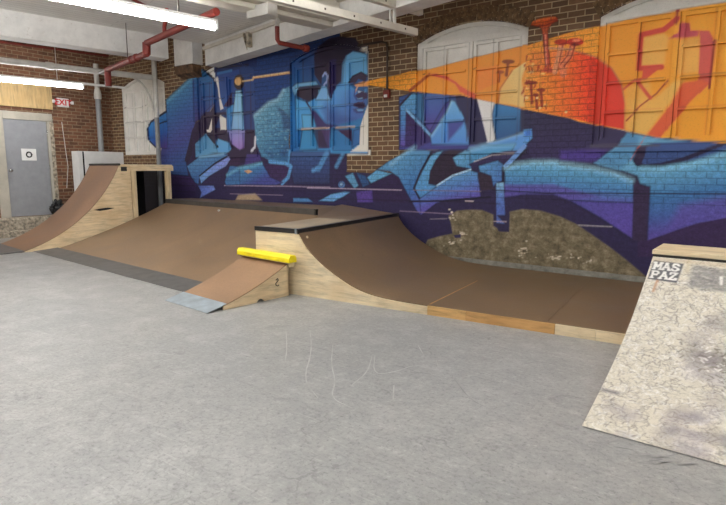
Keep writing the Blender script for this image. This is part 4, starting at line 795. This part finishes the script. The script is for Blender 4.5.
at_ = me.attributes.new('paint', 'FLOAT_COLOR', 'POINT'); SX, SS = np.meshgrid(gx, gs); cc_, _ = GP.sample(SX.ravel(), SS.ravel()); at_.data.foreach_set('color', cc_.astype(np.float32).ravel())
for x in (0.002, GW - .022):
    b = MB(); b.prism([(.04, 0)] + [(a, c - .006) for a, c in gp[2:]] + [(GL + .55, GH - .01), (GL + .55, 0)], x, x + .02, 0); b.build('side_panel', M['ply_y'], gr)
b = MB(); b.prism([(.0, .0), (.04, 0.)] + [(a, c - .003) for a, c in gp[1:]][::-1], 0.002, GW - .002, 0) if False else None
b = MB(); b.box((-.01, GL - .005, GH + .012), (GW + .01, GL + .50, GH + .048)); b.build('top_board', M['ply'], gr, bevel=.004)
b = MB(); b.box((0, GL - .012, GH - .022), (GW, GL + .03, GH + .0125)); b.build('coping', M['steel'], gr)
b = MB(); b.box((0, GL + .53, 0), (GW, GL + .55, GH - .01)); b.box((0, GL + .03, GH - .012), (GW, GL + .55, GH + .011)); b.build('back_panel', M['ply'], gr)

# ------------------------------------------------------------------ things along the end wall
cb = thing('storage_cabinet', 'white cabinet with a dark gap down its left side, behind the tall quarter pipe', 'cabinet', (-12.92, 7.0, 0))
b = MB(); b.box((-.3, -.50, .0), (-.02, .62, 1.9)); b.build('body', M['white'], cb, bevel=.008)
b = MB(); b.box((-.02, -.50, .02), (.012, -.40, 1.9)); b.build('door_panel', M['white'], cb, bevel=.004); b = MB(); b.box((-.02, -.355, .02), (.012, .62, 1.9)); b.build('door_panel', M['white'], cb, bevel=.004)
b = MB(); b.box((-.019, -.4, .02), (-.008, -.355, 1.89)); b.build('gap_strip', M['black'], cb)
# exit sign
ex = thing('exit_sign', 'white exit sign with red letters and two lamp heads on the brick end wall', 'sign', (EX, 6.46, 2.90))
b = MB(); b.box((.005, -.13, .01), (.06, .13, .21)); b.build('sign_body', M['white'], ex, bevel=.008)
def lettering(body, size, parent, loc, rot, mat, ext=.002):
    cu = bpy.data.curves.new('lettering', 'FONT'); cu.body = body; cu.size = size; cu.align_x = 'CENTER'; cu.align_y = 'CENTER'; cu.extrude = ext; cu.offset = size*.02
    o = bpy.data.objects.new('tmp', cu); COL.objects.link(o); bpy.context.view_layer.update()
    me = bpy.data.meshes.new_from_object(o.evaluated_get(bpy.context.evaluated_depsgraph_get())); COL.objects.unlink(o); bpy.data.objects.remove(o)
    me.materials.clear(); me.materials.append(mat); r = bpy.data.objects.new('lettering', me); COL.objects.link(r); r.parent = parent; r.location = loc; r.rotation_euler = rot; return r
lettering('EXIT', .185, ex, (.062, 0, .11), (R(90), 0, R(90)), M['exit_red'])
for sgn in (-1, 1):
    b = MB(); b.lathe([(.012, 0), (.012, .05), (.03, .055), (.04, .075), (.038, .11), (.02, .115)], (.03, sgn*.13, .12), (.25, sgn, .05), 14); b.build('lamp_head', M['white'], ex, True)
# paper sign on the door
ps = thing('paper_sign', 'white paper sheet with a black ring symbol taped to the grey door', 'sign', (EX - .008, 5.65, 1.80))
MB().box((0, -.155, -.13), (.003, .155, .13)).build('sheet', M['paper'], ps)
b = MB()
for a in np.radians((20, 140, 260)):
    rg = [(.004, .055*math.cos(a + t), .055*math.sin(a + t)) for t in np.linspace(0, 1.75, 10)]
    b.tube(rg, .014, 6); e_ = a + 1.75; c_, s_ = math.cos(e_), math.sin(e_)
    b.add([(.006, .03*c_, .03*s_), (.006, .082*c_, .082*s_), (.006, .058*math.cos(e_ + .55), .058*math.sin(e_ + .55))], [(0, 1, 2)])
b.build('ring_symbol', M['ink'], ps)
# black bag on the step
bg = thing('bin_bag', 'black crumpled bag on the concrete step by the grey door', 'bag', (EX + .1, 6.13, .42))
import bmesh
bm = bmesh.new(); bmesh.ops.create_icosphere(bm, subdivisions=4, radius=1); rb = random.Random(2)
from mathutils import noise as mnoise
for v in bm.verts:
    c = v.co.copy(); k = 1 + .22*mnoise.noise(c*2.2) + .12*abs(mnoise.noise(c*6))
    v.co = Vector((c.x*.11*k, c.y*.16*k, max((c.z + .80)*.165*k, 0.) + (.03 if c.z > .8 else 0)))
me = bpy.data.meshes.new('bag_body'); bm.to_mesh(me); bm.free(); me.materials.append(M['bag']); bb_ = bpy.data.objects.new('bag_body', me); COL.objects.link(bb_); bb_.parent = bg
b = MB(); b.lathe([(.02, 0), (.05, .03), (.045, .07), (.01, .1)], (.0, .05, .27), (.1, .4, 1), 9); b.build('bag_neck', M['bag'], bg)

# ------------------------------------------------------------------ pipes
dp = thing('drain_pipe', 'thick grey drain pipe standing on the end wall behind the white cabinet', 'pipe', (-13.22, 7.23, 0))
b = MB(); b.tube([(0, 0, .0), (0, 0, 3.22)], .062, 18); b.build('lower_pipe', M['pipe_grey'], dp, True)
b = MB(); b.lathe([(.075, 0), (.085, .02), (.085, .12), (.07, .2), (.06, .24)], (0, 0, 3.16), (0, 0, 1), 18); b.build('coupling', M['pipe_white'], dp, True)
b = MB(); b.tube([(0, 0, 3.38), (0, 0, 3.98)], .055, 18); b.build('upper_pipe', M['pipe_white'], dp, True)
d2 = thing('drain_pipe', 'upright grey pipe with white top standing at the mural behind the open box deck', 'pipe', (-11.28, 7.52, .0))
b = MB(); b.tube([(0, 0, .0), (0, 0, 2.65)], .052, 18); b.build('lower_pipe', M['pipe_grey'], d2, True)
b = MB(); b.tube([(0, 0, 2.65), (0, 0, 3.97)], .056, 18); b.build('upper_pipe', M['pipe_white'], d2, True)
P0 = np.array([-11.28, 7.44, float(onY(152, 77.5, 7.44)[2])])
hp = thing('ceiling_pipe', 'white horizontal pipe below the ceiling with a curved brace to the upright pipe', 'pipe', P0)
b = MB(); b.tube([(0, 0, 0), tuple(-BV*7)], .06, 16); b.build('pipe_run', M['pipe_white'], hp, True)
b = MB(); b.tube([(0, .03, -.75)] + [tuple(-BV*(.5*(1 - math.cos(a))) + np.array([0, 0, -.75 + .72*math.sin(a)])) for a in np.linspace(.1, math.pi/2, 8)], .022, 10); b.build('brace', M['pipe_white'], hp, True)
b = MB(); b.lathe([(.07, 0), (.075, .03), (.075, .12), (.07, .15)], tuple(-BV*2.1), tuple(BV), 16); b.build('coupling', M['pipe_white'], hp, True)
# red sprinkler main
RZ = 3.36; A0, A1 = onZ(100, 69, RZ), onZ(147, 53.5, RZ); A2 = A1.copy(); A2[2] = RZ + .16; A3 = onZ(219, 12, RZ + .16)
A3 = A2 + BU*((A3 - A2) @ BU); A0 = A1 - BU*((A1 - A0) @ BU)
sm = thing('sprinkler_main', 'red sprinkler main running under the ceiling with a step between two elbows', 'pipe', A1)
L = lambda v: tuple(np.array(v, float) - A1)
b = MB(); b.tube([L(A0), L(A1)], .052, 14); b.build('pipe_run', M['red'], sm, True); b = MB(); b.tube([L(A2), L(A3)], .05, 14); b.build('pipe_run', M['red'], sm, True)
b = MB(); b.tube([L(A1 - BU*.02 + np.array([0, 0, -.01])), L(A2 + np.array([0, 0, .01]))], .064, 14); b.build('riser_elbow', M['red'], sm, True)
for hq in (A1 - BU*.9, A2 + BU*1.3): b = MB(); b.tube([L(hq), L(np.array([hq[0], hq[1], CZ]))], .008, 6); b.build('hanger', M['conduit'], sm)
for k_ in (.18, .42): b = MB(); b.lathe([(.06, 0), (.068, .02), (.068, .08), (.06, .1)], L(A1 - BU*(k_ + .35)), tuple(BU), 14); b.build('coupling', M['red'], sm, True)
b = MB(); q0 = A2 + BU*.75; b.tube([L(q0), L(q0 + np.array([0, 0, .12])), L(q0 + BU*.12 + np.array([0, 0, .26])), L(q0 + BU*.12 + np.array([0, 0, .36]))], .03, 10); b.build('branch_pipe', M['red'], sm, True)
b = MB(); b.tube([L(A0 + np.array([0, 0, .03])), L(A0 + np.array([0, 0, -.30]))], .06, 14); b.build('drop_pipe', M['red'], sm, True)
b = MB(); b.tube([L(A0 + BU*.0), L(A0 - BU*.5)], .03, 10); b.build('stub_pipe', M['conduit'], sm, True)
# thin red line on the end wall
c0, c1 = onX(-6, 41, EX + .05), onX(116, 57, EX + .05)
tr = thing('sprinkler_line', 'thin dark red pipe along the top of the end wall', 'pipe', c1)
b = MB(); b.tube([tuple(c0 - c1), (0, 0, 0)], .024, 10); b.build('pipe_run', M['red'], tr, True)
for f_ in (.3, .45): b = MB(); b.tube([tuple((c0 - c1)*f_), tuple((c0 - c1)*f_ + np.array([0, 0, .12]))], .018, 8); b.build('hanger', M['red'], tr, True)
# red drop by the beam
D0 = onZ(277, 19, BZ - .005); zz = float(onY(279, 43, D0[1])[2]); E0 = onZ(304, 50, zz); Eend = np.array([D0[0], D0[1], zz]) + BV*abs((E0 - D0) @ BV)
dr = thing('sprinkler_drop', 'short red pipe dropping from the cream beam and bending toward the mural', 'pipe', D0)
b = MB(); b.tube([(0, 0, .06), (0, 0, -.12)], .032, 12); b.build('white_coupling', M['pipe_white'], dr, True)
b = MB(); b.tube([(0, 0, -.10), (0, 0, zz - D0[2] + .05), tuple(np.array([0, 0, zz - D0[2] + .01]) + BV*.03), tuple(Eend - D0 + np.array([0, 0, 0.]))], .033, 12); b.build('pipe_run', M['red'], dr, True)
b = MB(); b.lathe([(.045, 0), (.052, .01), (.052, .07), (.045, .08)], tuple(Eend - D0 - BV*.08), tuple(BV), 12); b.build('end_cap', M['red'], dr, True)
c0, c1 = onZ(130, -2, CZ - .04), onZ(151, 8.5, CZ - .04)
sb = thing('sprinkler_branch', 'thin red branch pipe on the ceiling above the upper tube light', 'pipe', c1); b = MB(); b.tube([(0, 0, 0), tuple((c0 - c1)*2.4)], .022, 10); b.build('pipe_run', M['red'], sb, True)
# unistrut rails
SZ = 3.36; s0, s1 = onZ(416, 32.5, SZ), onZ(280, 1.5, SZ); s1 = s0 - BV*3.6
def rail(lbl, s0, ln, hang):
    r_ = thing('hanging_rail', lbl, 'rail', s0)
    b = MB(); e_ = BU
    def f(p): return tuple(BU*p[0] + BV*p[1] + np.array([0, 0, p[2]]))
    b.prism([(-.04, .045), (-.04, -.045), (.04, -.045), (.04, .045), (.03, .045), (.03, -.035), (-.03, -.035), (-.03, .045)], -ln, 0, 1); b.v = [f(p) for p in b.v]; b.build('channel', M['beam2'], r_)
    for y in hang:
        h_ = MB()
        h_.prism([(-.09, .275), (.09, .275), (.09, .24), (.047, .24), (.047, .03), (.023, .03), (.023, .24), (-.023, .24), (-.023, .03), (-.047, .03), (-.047, .24), (-.09, .24)], y - .02, y + .02, 1); h_.v = [f(p) for p in h_.v]; h_.build('hanger', M['pipe_white'], r_)
    for y in np.arange(-.25, -ln, -.45):
        h_ = MB(); h_.box((.0401, y - .012, -.012), (.042, y + .012, .012)); h_.v = [f(p) for p in h_.v]; h_.build('slot', M['conduit'], r_)
    return r_
rail('long white channel rail hanging lower, its end just left of the arched white window', s0, 3.6, (-.45, -2.0))
s2 = onZ(421, 12, 3.62); rail('shorter white channel rail at the top edge, hung higher over the bare brick', s2, 3.0, ())
hb = MB()
# clutter on the framing: brackets and a junction box
jb = onZ(262, 15.5, BZ - .06)
jx = thing('junction_box', 'small white box under the cream beam beside the red drop pipe', 'box', jb); b = MB(); b.box((-.2, -.09, -.03), (.2, .09, .115)); b.build('box_body', M['pipe_white'], jx, bevel=.006)
br_ = P1 + BU*((onZ(250, 40, BZ + .2) - P1) @ BU) - BV*.005
bk_ = thing('beam_bracket', 'rusty iron bracket bolted to the white beam above the mural', 'bracket', (br_[0], br_[1], BZ + .16)); b = MB()
b.box((-.02, -.09, -.09), (.05, -.005, .16)); b.prism([(-.09, .16), (-.09, .10), (-.005, -.12), (-.005, .16)], -.1, -.085, 0); b.build('bracket_plate', M['stone'], bk_)
# brown conduit and alarm on the bare brick pier
q0, q1, q2 = onY(358, 37, WY - .02), onY(388, 42, WY - .02), onY(387, 90, WY - .02)
cdt = thing('wall_conduit', 'dark conduit bent down the bare brick pier to the small alarm', 'conduit', q2)
q0[2] = q1[2] + .02
b = MB(); b.tube([tuple(q0 - q2), tuple(q1 - q2 + np.array([-.12, 0, .02])), tuple(q1 - q2 + np.array([-.03, 0, -.01])), (0, 0, float(q1[2] - q2[2]) - .12), (0, 0, 0)], .017, 10); b.build('conduit_run', M['conduit'], cdt, True)
al = thing('alarm_box', 'small red alarm device with a white lens on the bare brick pier', 'alarm', (q2[0], WY, q2[2] - .06)); b = MB(); b.box((-.06, -.05, -.075), (.06, .004, .06)); b.build('alarm_body', M['red'], al, bevel=.006)
b = MB(); b.box((-.03, -.075, -.06), (.03, -.05, -.015)); b.build('lens', M['white'], al, bevel=.008)
wc = onX(63.5, 122, EX + .02); w1 = onX(67, 188, EX + .02); cw = thing('wall_wire', 'thin pale wire down the brick beside the grey door', 'wire', (EX + .01, w1[1], w1[2])); b = MB(); b.tube([(0, 0, 0), (0, float(wc[1] - w1[1]) + .03, .5), (0, 0.0, float(wc[2] - w1[2]))], .008, 6); b.build('wire_run', M['pipe_white'], cw)

# ------------------------------------------------------------------ fluorescent lights
def fixture(lbl, end, ln, over=.0, joints=(), group=None, tm='tube'):
    """channel along -BV from end, one tube below it; over: channel sticks out past the tube"""
    f_ = thing('fluorescent_light', lbl, 'light', end, TH, group)
    b = MB(); b.box((-.035, -ln, .045), (.035, over, .085)); b.build('channel', M['white'], f_, bevel=.006)
    n_ = max(int(round(ln/2.4)), 1); t_ = ln/n_
    for i in range(n_):
        b = MB(); b.tube([(0, -i*t_ - .04, -.005), (0, -(i + 1)*t_ + .04, -.005)], .04, 12); b.build('tube', M[tm], f_, True)
        for y in (-i*t_ - .02, -(i + 1)*t_ + .02): b = MB(); b.box((-.034, y - .02, -.04), (.034, y + .02, .045)); b.build('lamp_holder', M['white'], f_, bevel=.004)
    for y in (-.5, -ln + .5):
        b = MB(); b.tube([(0, y, .1), (0, y, CZ - end[2] - .001)], .006, 6); b.build('hanger', M['pipe_white'], f_)
    return f_
FE1 = onZ(84, 87, 3.2); fixture('lower tube light in front of the tan board, above the grey door', FE1, 4.8, .85)
FE2 = onZ(217, 27, 3.25); fixture('upper long tube light along the top edge, ending before the cream beam', FE2, 4.8, tm='tube_bright')
k_ = 0
for (x, y) in ((-8.6, 2.2), (-3.4, 5.1), (-.9, 6.2), (1.9, 6.2), (-4.6, -1.2), (-1.6, -1.2), (1.6, -1.6)):  # unseen tubes added for room light, the near-wall ones to brighten the mural
    fixture('added unseen tube light on the ceiling outside the picture', np.array([x, y, 3.76]), 4.8, 0, (), 'added ceiling tube lights over the room', 'tube_bright' if x < -8 else 'tube')

# wheel scratches and scuffs lying on the floor paint
def ribbon(mb, pts, wd, z):
    P = [Vector((a, b, z)) for a, b in smooth(pts, 2)]; vs = []
    for i, a in enumerate(P):
        d = (P[min(i + 1, len(P) - 1)] - P[max(i - 1, 0)]).normalized(); n = Vector((-d.y, d.x, 0))*wd*(.3 + .7*math.sin(math.pi*(i + .5)/len(P))); vs += [a + n, a - n]
    mb.add(vs, [(2*i, 2*i + 1, 2*i + 3, 2*i + 2) for i in range(len(P) - 1)])
fz = lambda *a: [tuple(onZ(x, y, 0)[:2]) for x, y in a]
lm, dm = MB(), MB()
for pts in (((310, 330), (312, 352), (303, 380), (318, 398)), ((333, 345), (331, 365), (336, 382), (330, 398), (352, 408)), ((352, 385), (368, 372), (372, 356)), ((375, 355), (373, 375), (396, 372), (416, 364), (440, 372), (436, 360)), ((394, 385), (393, 400)), ((418, 345), (424, 356)), ((286, 330), (287, 350), (285, 362)), ((120, 360), (150, 352), (180, 356)), ((470, 350), (480, 356), (500, 352))): ribbon(lm, fz(*pts), .005, .0012)
for pts in (((372, 378), (384, 380), (400, 374), (420, 372), (436, 376), (440, 382)), ((386, 366), (400, 366), (416, 372)), ((300, 345), (330, 350), (345, 362)), ((455, 380), (470, 400), (492, 410)), ((60, 330), (110, 318), (150, 316)), ((520, 365), (540, 361), (560, 366))): ribbon(dm, fz(*pts), .006, .0010)
rs_ = random.Random(9)
for i in range(14):
    x, y = rs_.uniform(585, 690), 0; y = 432 + (x - 585)*.30 + rs_.uniform(4, 16); ribbon(dm, fz((x, y), (x + rs_.uniform(6, 16), y + rs_.uniform(-3, 2)), (x + rs_.uniform(18, 30), y + rs_.uniform(-4, 4))), .006, .0010)
tag(lm.build('floor_scratches', M['scr_l']), kind='structure'); tag(dm.build('floor_scuffs', M['scr_d']), kind='structure')

wd_ = bpy.data.worlds.new('world'); S.world = wd_; wd_.use_nodes = True; wd_.node_tree.nodes['Background'].inputs[0].default_value = (.8, .85, .9, 1); wd_.node_tree.nodes['Background'].inputs[1].default_value = .5
S.view_settings.exposure = EXPO
